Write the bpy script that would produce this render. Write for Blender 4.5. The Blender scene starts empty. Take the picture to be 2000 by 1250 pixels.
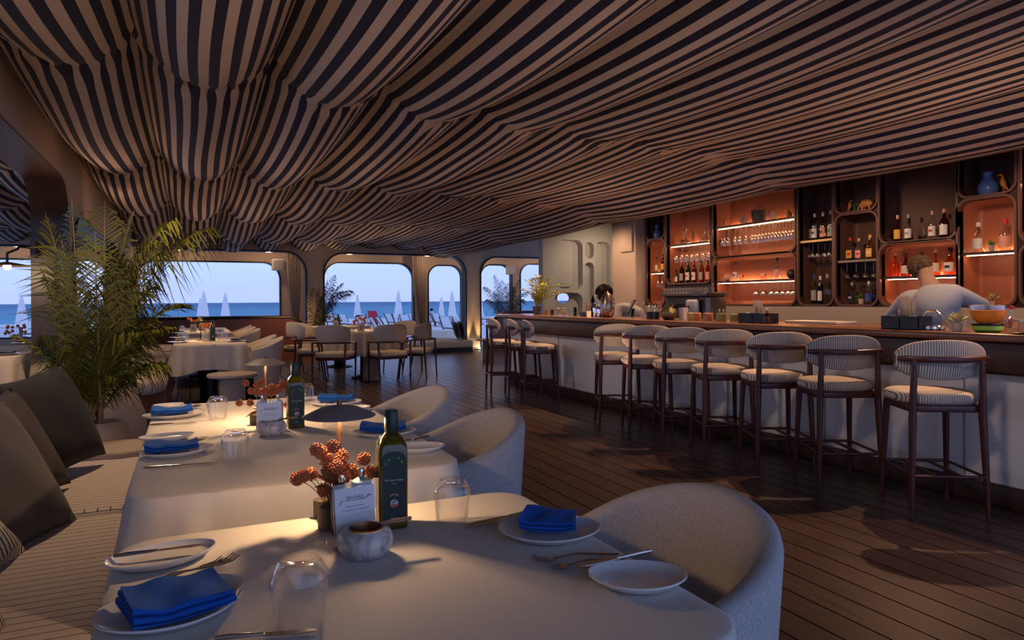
import bpy, bmesh, math, random
from mathutils import Vector, Matrix, Euler
random.seed(7)
PI = math.pi
R_ = math.radians
scn = bpy.context.scene
COL = scn.collection

# ------------------------------------------------------------------ camera
FPX, EYE, HOR, ROLL, YAW = 1333.0, 1.2, 587.3, 0.0063, R_(25.3)
cy_, sy_ = math.cos(YAW), math.sin(YAW)
cam_d = bpy.data.cameras.new('camera')
cam_d.sensor_width = 36.0
cam_d.lens = 36.0 * FPX / 2000.0
cam_d.shift_y = -(625.0 - HOR) / 2000.0
cam_d.clip_end = 5000
cam = bpy.data.objects.new('camera', cam_d)
COL.objects.link(cam)
_R = Vector((cy_, -sy_, 0)); _Z = Vector((0, 0, 1)); _F = Vector((sy_, cy_, 0))
_xc = _R * math.cos(ROLL) - _Z * math.sin(ROLL)
_yc = _R * math.sin(ROLL) + _Z * math.cos(ROLL)
m = Matrix.Identity(4)
for i in range(3):
    m[i][0] = _xc[i]; m[i][1] = _yc[i]; m[i][2] = -_F[i]
m[0][3], m[1][3], m[2][3] = 0, 0, EYE
cam.matrix_world = m
scn.camera = cam

# ------------------------------------------------------------------ colour management, world
scn.view_settings.view_transform = 'Standard'
scn.view_settings.look = 'None'
scn.view_settings.gamma = 1.0
scn.view_settings.exposure = 0.86
scn.cycles.max_bounces = 8
scn.cycles.diffuse_bounces = 3
scn.cycles.glossy_bounces = 3
scn.cycles.transmission_bounces = 6
scn.cycles.transparent_max_bounces = 32
scn.cycles.caustics_reflective = False
scn.cycles.caustics_refractive = False
scn.cycles.sample_clamp_indirect = 3.0

w = bpy.data.worlds.new('World'); scn.world = w
w.use_nodes = True
nt = w.node_tree; nt.nodes.clear()
n_out = nt.nodes.new('ShaderNodeOutputWorld'); n_bg = nt.nodes.new('ShaderNodeBackground')
n_tc = nt.nodes.new('ShaderNodeTexCoord'); n_sep = nt.nodes.new('ShaderNodeSeparateXYZ')
n_ramp = nt.nodes.new('ShaderNodeValToRGB')
n_noise = nt.nodes.new('ShaderNodeTexNoise'); n_map = nt.nodes.new('ShaderNodeMapping'); n_mix = nt.nodes.new('ShaderNodeMixRGB')
n_map.inputs['Scale'].default_value = (1.2, 1.2, 14)
n_noise.inputs['Scale'].default_value = 2.2; n_noise.inputs['Detail'].default_value = 5
nt.links.new(n_tc.outputs['Generated'], n_sep.inputs[0]); nt.links.new(n_tc.outputs['Generated'], n_map.inputs[0])
nt.links.new(n_map.outputs[0], n_noise.inputs[0])
nt.links.new(n_sep.outputs['Z'], n_ramp.inputs[0])
cr = n_ramp.color_ramp
cr.elements[0].position = 0.0; cr.elements[0].color = (0.29, 0.36, 0.66, 1)
cr.elements[1].position = 0.10; cr.elements[1].color = (0.31, 0.44, 0.85, 1)
e = cr.elements.new(0.45); e.color = (0.20, 0.30, 0.62, 1)
e = cr.elements.new(1.0); e.color = (0.14, 0.22, 0.50, 1)
n_mix.blend_type = 'MULTIPLY'; n_mix.inputs[0].default_value = 0.16
nt.links.new(n_ramp.outputs[0], n_mix.inputs[1]); nt.links.new(n_noise.outputs[0], n_mix.inputs[2])
nt.links.new(n_mix.outputs[0], n_bg.inputs[0]); n_bg.inputs[1].default_value = 1.08
nt.links.new(n_bg.outputs[0], n_out.inputs[0])

# ------------------------------------------------------------------ lamps of the room (ceiling spots) and added fill lights
WARM = (1.0, 0.62, 0.34)
def light(kind, loc, power, color=WARM, size=0.05, rot=None, spot=None, blend=0.4, name='lamp_light', target=None, sx=None, sy=None):
    d = bpy.data.lights.new(name, kind); d.energy = power; d.color = color
    if kind in ('POINT', 'SPOT'): d.shadow_soft_size = size
    if kind == 'SPOT': d.spot_size = R_(spot); d.spot_blend = blend
    if kind == 'AREA':
        d.shape = 'RECTANGLE'; d.size = sx; d.size_y = sy
    o = bpy.data.objects.new(name, d); COL.objects.link(o); o.location = loc
    if target is not None:
        o.rotation_euler = (Vector(target) - Vector(loc)).to_track_quat('-Z', 'Y').to_euler()
    elif rot: o.rotation_euler = rot
    return o
# spots under the fabric above the bar: seats and counter are lit from the bar side
for Y in (1.6, 3.1, 4.6, 6.1, 7.6, 8.8):
    light('SPOT', (4.72, Y, 2.28), 74, (1.0, 0.54, 0.30), 0.018, spot=78, blend=0.7, target=(3.75, Y - 0.05, 0), name='bar_spot')
    light('SPOT', (5.25, Y, 2.25), 20, (1.0, 0.62, 0.38), 0.05, spot=130, blend=0.6, target=(6.1, Y, 0.9), name='bar_work_spot')
for Y in (2.3, 3.8, 5.3, 6.8, 8.2):
    light('SPOT', (4.9, Y, 2.27), 22, (1.0, 0.66, 0.40), 0.03, spot=60, blend=0.7, target=(4.55, Y, 1.0), name='counter_spot')
for Y in (1.6, 3.6, 5.6, 7.6):
    light('SPOT', (1.5, Y, 2.28), 26, (1.0, 0.76, 0.60), 0.12, spot=46, blend=0.8, target=(4.2, Y + 0.6, 0.45), name='aisle_spot')
# soft warm fill added over the seating to lift the room's brightness
for x, y, p in ((0.5, 8.2, 30), (0.4, 11.8, 30), (2.2, 10.6, 22), (-2.6, 6.0, 30), (2.0, 13.5, 26), (4.3, 11.5, 12), (-0.2, 3.7, 34), (-0.5, 6.2, 16), (4.9, 13.6, 22), (7.6, 13.8, 22)):
    light('SPOT', (x, y, 2.3), p, (1.0, 0.66, 0.40), 0.08, spot=110, blend=0.7, target=(x, y, 0), name='seating_fill')
# wall washers, and added fill for light bounced up on to the cloth ceiling
for x, y, z, p, t in ((-0.85, 6.9, 1.55, 8, (-0.45, 5.6, 2.7)), (-0.85, 8.4, 1.9, 3, (-0.4, 9.0, 2.6)), (2.52, 15.3, 1.8, 3.5, (2.5, 14.6, 2.5)),
                      (5.9, 15.3, 1.9, 2, (5.6, 14.8, 2.4)), (1.9, 2.0, 0.9, 11, (1.6, 3.6, 2.6)), (3.2, 5.2, 0.4, 13, (3.6, 5.0, 2.6)), (1.2, 6.2, 0.9, 9, (1.0, 6.8, 2.6)), (4.4, 2.4, 1.2, 12, (4.0, 2.6, 2.6)), (4.4, 7.0, 1.2, 9, (4.0, 7.0, 2.6)), (0.5, 9.5, 1.0, 9, (0.5, 9.6, 2.6)), (3.2, 12.5, 0.9, 12, (3.0, 12.3, 2.6)), (-2.4, 6.4, 1.0, 14, (-2.4, 6.4, 2.6)), (6.6, 9.9, 1.2, 8, (6.6, 9.9, 2.6)), (-0.1, 2.4, 1.0, 4, (-0.3, 3.4, 2.6))):
    light('SPOT', (x, y, z), p, (1.0, 0.58, 0.36), 0.15, spot=140, blend=1.0, target=t, name='uplight')

# lamps in the passage between the two window walls, with fill added to brighten the relief wall
for x in (-3.0, -0.2, 1.6, 3.4, 5.3, 7.0, 8.8):
    light('POINT', (x, 16.1, 2.25), 5, (1.0, 0.66, 0.42), 0.06, name='porch_light')
light('SPOT', (6.6, 9.5, 2.35), 24, (1.0, 0.72, 0.50), 0.08, spot=120, blend=0.8, target=(6.7, 10.8, 1.2), name='relief_fill')
light('SPOT', (2.1, 14.6, 1.9), 30, (1.0, 0.58, 0.30), 0.08, spot=90, blend=0.8, target=(1.9, 15.3, 0.2), name='screen_spot')

# ------------------------------------------------------------------ geometry from pixels of the photo on to a known plane
def ray(px, py):
    u = (px - 1000) / FPX; v = (HOR - py) / FPX
    u, v = u * math.cos(ROLL) + v * math.sin(ROLL), -u * math.sin(ROLL) + v * math.cos(ROLL)
    return Vector((u * cy_ + sy_, -u * sy_ + cy_, v))
def onZ(px, py, z):
    d = ray(px, py); t = (z - EYE) / d.z; return Vector((d.x * t, d.y * t, z))
def onX(px, py, X):
    d = ray(px, py); t = X / d.x; return Vector((X, d.y * t, EYE + d.z * t))
def onY(px, py, Y):
    d = ray(px, py); t = Y / d.y; return Vector((d.x * t, Y, EYE + d.z * t))

# ------------------------------------------------------------------ materials
_M = {}
def _new(name):
    mt = bpy.data.materials.new(name); mt.use_nodes = True
    b = mt.node_tree.nodes['Principled BSDF']
    return mt, mt.node_tree, b
def mat(name, col, rough=0.5, metal=0.0, emit=None, es=1.0, trans=0.0, ior=1.45, bump=0, bscale=60, sheen=0, coat=0, vary=0.0, vscale=6):
    if name in _M: return _M[name]
    mt, t, b = _new(name)
    b.inputs['Base Color'].default_value = (*col, 1); b.inputs['Roughness'].default_value = rough
    b.inputs['Metallic'].default_value = metal; b.inputs['IOR'].default_value = ior
    if trans: b.inputs['Transmission Weight'].default_value = trans
    if sheen: b.inputs['Sheen Weight'].default_value = sheen
    if coat: b.inputs['Coat Weight'].default_value = coat
    if emit: b.inputs['Emission Color'].default_value = (*emit, 1); b.inputs['Emission Strength'].default_value = es
    if bump or vary:
        tc = t.nodes.new('ShaderNodeTexCoord')
    if bump:
        nz = t.nodes.new('ShaderNodeTexNoise'); nz.inputs['Scale'].default_value = bscale; nz.inputs['Detail'].default_value = 3
        bp = t.nodes.new('ShaderNodeBump'); bp.inputs['Strength'].default_value = bump; bp.inputs['Distance'].default_value = 0.01
        t.links.new(tc.outputs['Object'], nz.inputs[0]); t.links.new(nz.outputs[0], bp.inputs['Height']); t.links.new(bp.outputs[0], b.inputs['Normal'])
    if vary:
        nz = t.nodes.new('ShaderNodeTexNoise'); nz.inputs['Scale'].default_value = vscale; nz.inputs['Detail'].default_value = 4
        mx = t.nodes.new('ShaderNodeMixRGB'); mx.inputs[1].default_value = (*[c * (1 - vary) for c in col], 1); mx.inputs[2].default_value = (*[min(1, c * (1 + vary)) for c in col], 1)
        t.links.new(tc.outputs['Object'], nz.inputs[0]); t.links.new(nz.outputs[0], mx.inputs[0]); t.links.new(mx.outputs[0], b.inputs['Base Color'])
    _M[name] = mt; return mt
def stripes(name, c1, c2, pitch, duty, axis='X', rough=0.85, uv=False, wobble=0.0, bump=0.0, wave=None):
    """flat woven stripes: c2 for `duty` of every `pitch` along one axis"""
    if name in _M: return _M[name]
    mt, t, b = _new(name)
    tc = t.nodes.new('ShaderNodeTexCoord'); sp = t.nodes.new('ShaderNodeSeparateXYZ')
    t.links.new(tc.outputs['UV' if uv else 'Object'], sp.inputs[0])
    src = sp.outputs[axis]
    if wobble:
        nz = t.nodes.new('ShaderNodeTexNoise'); nz.inputs['Scale'].default_value = 5
        t.links.new(tc.outputs['Object'], nz.inputs[0])
        ma = t.nodes.new('ShaderNodeMath'); ma.operation = 'MULTIPLY_ADD'; ma.inputs[1].default_value = wobble
        t.links.new(nz.outputs[0], ma.inputs[0]); t.links.new(src, ma.inputs[2]); src = ma.outputs[0]
    d = t.nodes.new('ShaderNodeMath'); d.operation = 'DIVIDE'; d.inputs[1].default_value = pitch; t.links.new(src, d.inputs[0])
    f = t.nodes.new('ShaderNodeMath'); f.operation = 'FRACT'; t.links.new(d.outputs[0], f.inputs[0])
    l = t.nodes.new('ShaderNodeMath'); l.operation = 'LESS_THAN'; l.inputs[1].default_value = duty; t.links.new(f.outputs[0], l.inputs[0])
    mx = t.nodes.new('ShaderNodeMixRGB'); mx.inputs[1].default_value = (*c1, 1); mx.inputs[2].default_value = (*c2, 1)
    t.links.new(l.outputs[0], mx.inputs[0]); t.links.new(mx.outputs[0], b.inputs['Base Color'])
    b.inputs['Roughness'].default_value = rough
    if bump:
        nz = t.nodes.new('ShaderNodeTexNoise'); nz.inputs['Scale'].default_value = 9; nz.inputs['Detail'].default_value = 5
        bp = t.nodes.new('ShaderNodeBump'); bp.inputs['Strength'].default_value = bump; bp.inputs['Distance'].default_value = 0.03
        t.links.new(tc.outputs['Object'], nz.inputs[0]); t.links.new(nz.outputs[0], bp.inputs['Height']); t.links.new(bp.outputs[0], b.inputs['Normal'])
    _M[name] = mt; return mt
def wood(name, c1, c2, rough=0.4, scale=(8, 1, 8), coat=0.0):
    if name in _M: return _M[name]
    mt, t, b = _new(name)
    tc = t.nodes.new('ShaderNodeTexCoord'); mp = t.nodes.new('ShaderNodeMapping'); mp.inputs['Scale'].default_value = scale
    nz = t.nodes.new('ShaderNodeTexNoise'); nz.inputs['Scale'].default_value = 4; nz.inputs['Detail'].default_value = 6
    mx = t.nodes.new('ShaderNodeMixRGB'); mx.inputs[1].default_value = (*c1, 1); mx.inputs[2].default_value = (*c2, 1)
    t.links.new(tc.outputs['Object'], mp.inputs[0]); t.links.new(mp.outputs[0], nz.inputs[0]); t.links.new(nz.outputs[0], mx.inputs[0])
    t.links.new(mx.outputs[0], b.inputs['Base Color']); b.inputs['Roughness'].default_value = rough
    if coat: b.inputs['Coat Weight'].default_value = coat
    _M[name] = mt; return mt
def thin_glass(name, tint=(1, 1, 1), gloss=0.04, refl=1.0, power=2.6, base=0.05):
    """thin clear glass: see-through with a fresnel reflection"""
    if name in _M: return _M[name]
    mt = bpy.data.materials.new(name); mt.use_nodes = True; t = mt.node_tree; t.nodes.clear()
    o = t.nodes.new('ShaderNodeOutputMaterial'); tr = t.nodes.new('ShaderNodeBsdfTransparent'); gl = t.nodes.new('ShaderNodeBsdfGlossy')
    tr.inputs[0].default_value = (*tint, 1); gl.inputs[0].default_value = (refl, refl, refl, 1); gl.inputs['Roughness'].default_value = gloss
    lw = t.nodes.new('ShaderNodeLayerWeight'); pw = t.nodes.new('ShaderNodeMath'); pw.operation = 'POWER'; pw.inputs[1].default_value = power
    ma = t.nodes.new('ShaderNodeMath'); ma.operation = 'MULTIPLY_ADD'; ma.inputs[1].default_value = 0.75; ma.inputs[2].default_value = base
    t.links.new(lw.outputs['Facing'], pw.inputs[0])
    mx = t.nodes.new('ShaderNodeMixShader')
    t.links.new(pw.outputs[0], ma.inputs[0]); t.links.new(ma.outputs[0], mx.inputs[0]); t.links.new(tr.outputs[0], mx.inputs[1]); t.links.new(gl.outputs[0], mx.inputs[2])
    t.links.new(mx.outputs[0], o.inputs[0]); _M[name] = mt; return mt
def emis(name, col, s):
    if name in _M: return _M[name]
    mt = bpy.data.materials.new(name); mt.use_nodes = True; t = mt.node_tree; t.nodes.clear()
    o = t.nodes.new('ShaderNodeOutputMaterial'); em = t.nodes.new('ShaderNodeEmission'); em.inputs[0].default_value = (*col, 1); em.inputs[1].default_value = s
    t.links.new(em.outputs[0], o.inputs[0]); _M[name] = mt; return mt

# ------------------------------------------------------------------ mesh helpers
class MB:
    def __init__(s): s.v = []; s.f = []; s.mi = []
    def add(s, vf, M=None, mi=0):
        v, f = vf; n = len(s.v)
        s.v += [tuple(M @ Vector(p)) if M is not None else tuple(p) for p in v]
        s.f += [[i + n for i in q] for q in f]; s.mi += [mi] * len(f); return s
    def obj(s, name, mats, parent=None, smooth=True, angle=40):
        me = bpy.data.meshes.new(name); me.from_pydata(s.v, [], s.f)
        if not isinstance(mats, (list, tuple)): mats = [mats]
        for x in mats: me.materials.append(x)
        me.polygons.foreach_set('material_index', s.mi)
        bm = bmesh.new(); bm.from_mesh(me); bmesh.ops.recalc_face_normals(bm, faces=bm.faces)
        if smooth:
            for f in bm.faces: f.smooth = True
            for e in bm.edges:
                if len(e.link_faces) == 2 and e.calc_face_angle(0) > R_(angle): e.smooth = False
        bm.to_mesh(me); bm.free(); me.update()
        o = bpy.data.objects.new(name, me); COL.objects.link(o)
        if parent is not None: o.parent = parent
        return o
def box(x0, y0, z0, x1, y1, z1):
    v = [(x, y, z) for z in (z0, z1) for y in (y0, y1) for x in (x0, x1)]
    return v, [[0, 2, 3, 1], [4, 5, 7, 6], [0, 1, 5, 4], [2, 6, 7, 3], [0, 4, 6, 2], [1, 3, 7, 5]]
def loft(rings, cap0=True, cap1=True, closed=True):
    n = len(rings[0]); v = [p for r in rings for p in r]; f = []
    for i in range(len(rings) - 1):
        for j in range(n if closed else n - 1):
            a = i * n + j; b = i * n + (j + 1) % n; f.append([a, b, b + n, a + n])
    if cap0: f.append(list(range(n))[::-1])
    if cap1: f.append([(len(rings) - 1) * n + j for j in range(n)])
    return v, f
def lathe(prof, n=24, c=(0, 0, 0), cap0=True, cap1=True):
    rings = [[(c[0] + max(r, 1e-4) * math.cos(2 * PI * j / n), c[1] + max(r, 1e-4) * math.sin(2 * PI * j / n), c[2] + z) for j in range(n)] for r, z in prof]
    return loft(rings, cap0, cap1)
def cyl(c, r, h, n=20, b=0.0):
    if b: return lathe([(r - b, 0), (r, b), (r, h - b), (r - b, h)], n, c)
    return lathe([(r, 0), (r, h)], n, c)
def rrect(x0, y0, x1, y1, r, n=6):
    p = []
    for cx, cyy, a0 in ((x1 - r, y0 + r, -90), (x1 - r, y1 - r, 0), (x0 + r, y1 - r, 90), (x0 + r, y0 + r, 180)):
        for i in range(n + 1):
            a = R_(a0 + 90 * i / n); p.append((cx + r * math.cos(a), cyy + r * math.sin(a)))
    return p
def inset(poly, d):
    n = len(poly); out = []
    for i in range(n):
        ax, ay = poly[i - 1]; bx, by = poly[(i + 1) % n]
        tx, ty = bx - ax, by - ay; l = math.hypot(tx, ty) or 1
        out.append((poly[i][0] - ty / l * d, poly[i][1] + tx / l * d))
    return out
def slab(poly, z0, z1, b=0.0, k=3, crown=0.0):
    """prism of a counter-clockwise outline with rounded edges"""
    rings = []
    if b:
        for i in range(k + 1):
            a = PI / 2 * i / k
            rings.append([(x, y, z0 + b * (1 - math.cos(a))) for x, y in inset(poly, b * (1 - math.sin(a)))])
        for i in range(k + 1):
            a = PI / 2 * i / k
            rings.append([(x, y, z1 - b + b * math.sin(a)) for x, y in inset(poly, b * (1 - math.cos(a)))])
    else:
        rings = [[(x, y, z0) for x, y in poly], [(x, y, z1) for x, y in poly]]
    if crown:
        cx = sum(p[0] for p in poly) / len(poly); cyy = sum(p[1] for p in poly) / len(poly)
        top = rings[-1]
        for s_ in (0.75, 0.5, 0.25):
            rings.append([(cx + (x - cx) * s_, cyy + (y - cyy) * s_, z + crown * (1 - s_ * s_)) for x, y, z in top])
    return loft(rings)
def tube(pts, rad, n=8, caps=True, closed=False, flat=1.0):
    pts = [Vector(p) for p in pts]; N = len(pts)
    rr = rad if isinstance(rad, (list, tuple)) else [rad] * N
    up = Vector((0, 0, 1)); rings = []; prev = None
    for i in range(N):
        if closed: t = (pts[(i + 1) % N] - pts[i - 1])
        else: t = pts[min(i + 1, N - 1)] - pts[max(i - 1, 0)]
        t.normalize()
        if prev is None:
            a = up if abs(t.z) < 0.9 else Vector((0, 1, 0)); x = t.cross(a).normalized()
        else:
            x = (prev - t * prev.dot(t)).normalized()
        prev = x; y = t.cross(x)
        rings.append([tuple(pts[i] + x * (rr[i] * math.cos(2 * PI * j / n)) + y * (rr[i] * flat * math.sin(2 * PI * j / n))) for j in range(n)])
    if closed: rings.append(rings[0]); return loft(rings, False, False)
    return loft(rings, caps, caps)
def bez(p0, p1, p2, n=12):
    p0, p1, p2 = Vector(p0), Vector(p1), Vector(p2)
    return [(1 - t) ** 2 * p0 + 2 * t * (1 - t) * p1 + t * t * p2 for t in [i / n for i in range(n + 1)]]
def sphere(c, r, n=14, m=8, sz=1.0):
    return lathe([(r * math.sin(PI * i / m), -r * sz * math.cos(PI * i / m)) for i in range(m + 1)], n, c, False, False)
def TR(x=0, y=0, z=0, rz=0, rx=0, ry=0, s=1):
    return Matrix.Translation((x, y, z)) @ Matrix.Rotation(rz, 4, 'Z') @ Matrix.Rotation(ry, 4, 'Y') @ Matrix.Rotation(rx, 4, 'X') @ Matrix.Scale(s, 4)

def tag(o, label, cat, group=None, kind=None):
    o['label'] = label; o['category'] = cat
    if group: o['group'] = group
    if kind: o['kind'] = kind
    return o
def struct(o, label=None):
    o['kind'] = 'structure'
    if label: o['label'] = label
    return o
def empty(name, loc=(0, 0, 0), rz=0):
    o = bpy.data.objects.new(name, None); COL.objects.link(o); o.location = loc; o.rotation_euler = (0, 0, rz); o.empty_display_size = 0.1
    return o
def dup(o, parent=None, loc=None, rz=None):
    c = o.copy(); COL.objects.link(c)
    if parent is not None: c.parent = parent
    if loc is not None: c.location = loc
    if rz is not None: c.rotation_euler = (0, 0, rz)
    for ch in o.children: dup(ch, c)
    return c
ORD = ['first', 'second', 'third', 'fourth', 'fifth', 'sixth', 'seventh', 'eighth', 'ninth', 'tenth', 'eleventh', 'twelfth', 'thirteenth', 'fourteenth', 'fifteenth', 'sixteenth', 'seventeenth', 'eighteenth', 'nineteenth', 'twentieth', 'twenty-first', 'twenty-second', 'twenty-third', 'twenty-fourth']

def filled(name, outer, holes, thick, M, mats, parent=None):
    """flat panel of a 2-D outline with holes, `thick` deep, centred on its plane, placed by M"""
    cu = bpy.data.curves.new(name, 'CURVE'); cu.dimensions = '2D'; cu.fill_mode = 'BOTH'; cu.extrude = thick / 2
    for poly in [outer] + holes:
        sp = cu.splines.new('POLY'); sp.points.add(len(poly) - 1); sp.use_cyclic_u = True
        for i, p in enumerate(poly): sp.points[i].co = (p[0], p[1], 0, 1)
    t = bpy.data.objects.new(name, cu)
    me = bpy.data.meshes.new_from_object(t); me.name = name
    bpy.data.objects.remove(t); bpy.data.curves.remove(cu)
    me.transform(M)
    me.materials.clear()
    me.materials.append(mats)
    o = bpy.data.objects.new(name, me); COL.objects.link(o)
    if parent is not None: o.parent = parent
    return o
MXZ = lambda Y: Matrix.Translation((0, Y, 0)) @ Matrix.Rotation(PI / 2, 4, 'X')            # panel in X,Z at depth Y
MYZ = lambda X: Matrix.Translation((X, 0, 0)) @ Matrix(((0, 0, 1, 0), (1, 0, 0, 0), (0, 1, 0, 0), (0, 0, 0, 1)))   # panel in Y,Z at X
def text_mesh(name, s, size, mt, parent, M, ext=0.0002, sx=1.0):
    cu = bpy.data.curves.new(name, 'FONT'); cu.body = s; cu.size = size; cu.align_x = 'CENTER'; cu.extrude = ext; cu.resolution_u = 2
    t = bpy.data.objects.new(name, cu)
    me = bpy.data.meshes.new_from_object(t); me.name = name
    bpy.data.objects.remove(t); bpy.data.curves.remove(cu)
    me.transform(M @ Matrix.Diagonal((sx, 1, 1, 1))); me.materials.clear(); me.materials.append(mt)
    o = bpy.data.objects.new(name, me); COL.objects.link(o); o.parent = parent
    return o
# ------------------------------------------------------------------ shared materials
CREAM = (0.62, 0.52, 0.42); 
m_plaster = mat('beige_plaster', (0.55, 0.43, 0.33), 0.75, bump=0.03, bscale=30)
m_plaster2 = mat('pale_relief_plaster', (0.58, 0.56, 0.52), 0.7)
m_dark = mat('dark_frame', (0.012, 0.011, 0.014), 0.45)
m_ceil = stripes('striped_awning_cloth', (0.60, 0.49, 0.41), (0.012, 0.014, 0.040), 1.0, 0.5, 'X', 0.9, uv=True)
m_mahog = wood('mahogany', (0.050, 0.013, 0.010), (0.085, 0.024, 0.017), 0.33, (10, 10, 1.5))
m_walnut = wood('dark_walnut', (0.032, 0.014, 0.010), (0.060, 0.026, 0.017), 0.38, (3, 1, 20))
m_bartop = wood('bar_top_wood', (0.14, 0.065, 0.040), (0.20, 0.095, 0.055), 0.22, (8, 1, 8))
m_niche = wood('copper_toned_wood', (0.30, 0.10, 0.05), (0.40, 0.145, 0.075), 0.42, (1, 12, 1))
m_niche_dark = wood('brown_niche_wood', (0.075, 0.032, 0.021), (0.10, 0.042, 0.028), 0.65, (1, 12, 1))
m_rim = mat('brown_niche_rim', (0.13, 0.062, 0.046), 0.4)
m_backwall = mat('dark_brown_panel', (0.035, 0.018, 0.014), 0.5)
m_wallwood = wood('red_brown_veneer', (0.15, 0.045, 0.022), (0.21, 0.068, 0.034), 0.35, (14, 1, 1))
m_barfront = mat('white_painted_bar_front', (0.80, 0.76, 0.73), 0.6, bump=0.02, bscale=20)
m_cloth = mat('white_tablecloth', (0.70, 0.66, 0.60), 0.8, bump=0.08, bscale=7, sheen=0.1)
m_cloth2 = mat('cream_tablecloth', (0.66, 0.57, 0.47), 0.85, bump=0.08, bscale=9)
m_stone = mat('beige_stone', (0.46, 0.36, 0.29), 0.75, vary=0.06, vscale=30)
m_speck = mat('speckled_stone', (0.44, 0.36, 0.30), 0.8, vary=0.30, vscale=160)
m_white = mat('white_porcelain', (0.80, 0.77, 0.73), 0.18, coat=0.4)
m_blue = mat('blue_linen', (0.008, 0.115, 0.50), 0.9, bump=0.10, bscale=240)
m_navyn = mat('dark_blue_linen', (0.02, 0.035, 0.10), 0.8)
m_steel = mat('polished_cutlery_steel', (0.62, 0.60, 0.58), 0.16, 1.0)
m_brass = mat('brushed_brass', (0.60, 0.40, 0.20), 0.3, 1.0)
m_copper = mat('polished_copper', (0.75, 0.40, 0.25), 0.22, 1.0)
m_chrome = mat('chrome', (0.8, 0.8, 0.8), 0.08, 1.0)
m_glass = thin_glass('clear_thin_glass')
m_black = mat('black_plastic', (0.012, 0.012, 0.014), 0.35)
def weave(name, c1, c2):
    mt, t, b = _new(name); N = t.nodes.new; L = t.links.new
    tc = N('ShaderNodeTexCoord'); mp = N('ShaderNodeMapping'); mp.inputs['Scale'].default_value = (1, 1, .22); L(tc.outputs['Object'], mp.inputs[0])
    nz = N('ShaderNodeTexNoise'); nz.inputs['Scale'].default_value = 620; nz.inputs['Detail'].default_value = 4; L(mp.outputs[0], nz.inputs[0])
    rp = N('ShaderNodeValToRGB'); rp.color_ramp.elements[0].position = .36; rp.color_ramp.elements[0].color = (*c1, 1); rp.color_ramp.elements[1].position = .64; rp.color_ramp.elements[1].color = (*c2, 1)
    L(nz.outputs[0], rp.inputs[0]); L(rp.outputs[0], b.inputs['Base Color']); b.inputs['Roughness'].default_value = .95
    bp = N('ShaderNodeBump'); bp.inputs['Strength'].default_value = .35; bp.inputs['Distance'].default_value = .003; L(nz.outputs[0], bp.inputs['Height']); L(bp.outputs[0], b.inputs['Normal'])
    return mt
m_linen = weave('natural_woven_upholstery', (0.38, 0.36, 0.36), (0.60, 0.575, 0.57))
m_creamup = mat('cream_upholstery', (0.60, 0.50, 0.40), 0.9, bump=0.05, bscale=120)
m_stoolstripe = stripes('fine_striped_upholstery', (0.58, 0.52, 0.46), (0.10, 0.09, 0.09), 0.0125, 0.30, 'X', 0.9)
m_seatstripe = stripes('pinstriped_seat_fabric', (0.62, 0.53, 0.47), (0.05, 0.03, 0.03), 0.0395, 0.085, 'Y', 0.9)
m_char = mat('charcoal_velvet', (0.010, 0.010, 0.013), 0.8, sheen=0.04)
m_taupe = mat('taupe_velvet', (0.040, 0.032, 0.030), 0.85, sheen=0.05)
m_navy = mat('navy_velvet', (0.016, 0.024, 0.06), 0.9, sheen=0.05)
m_ledge = emis('led_strip_glow', (1.0, 0.50, 0.25), 22.0)
m_bulb = emis('bulb_glow', (1.0, 0.78, 0.5), 60.0)

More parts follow.
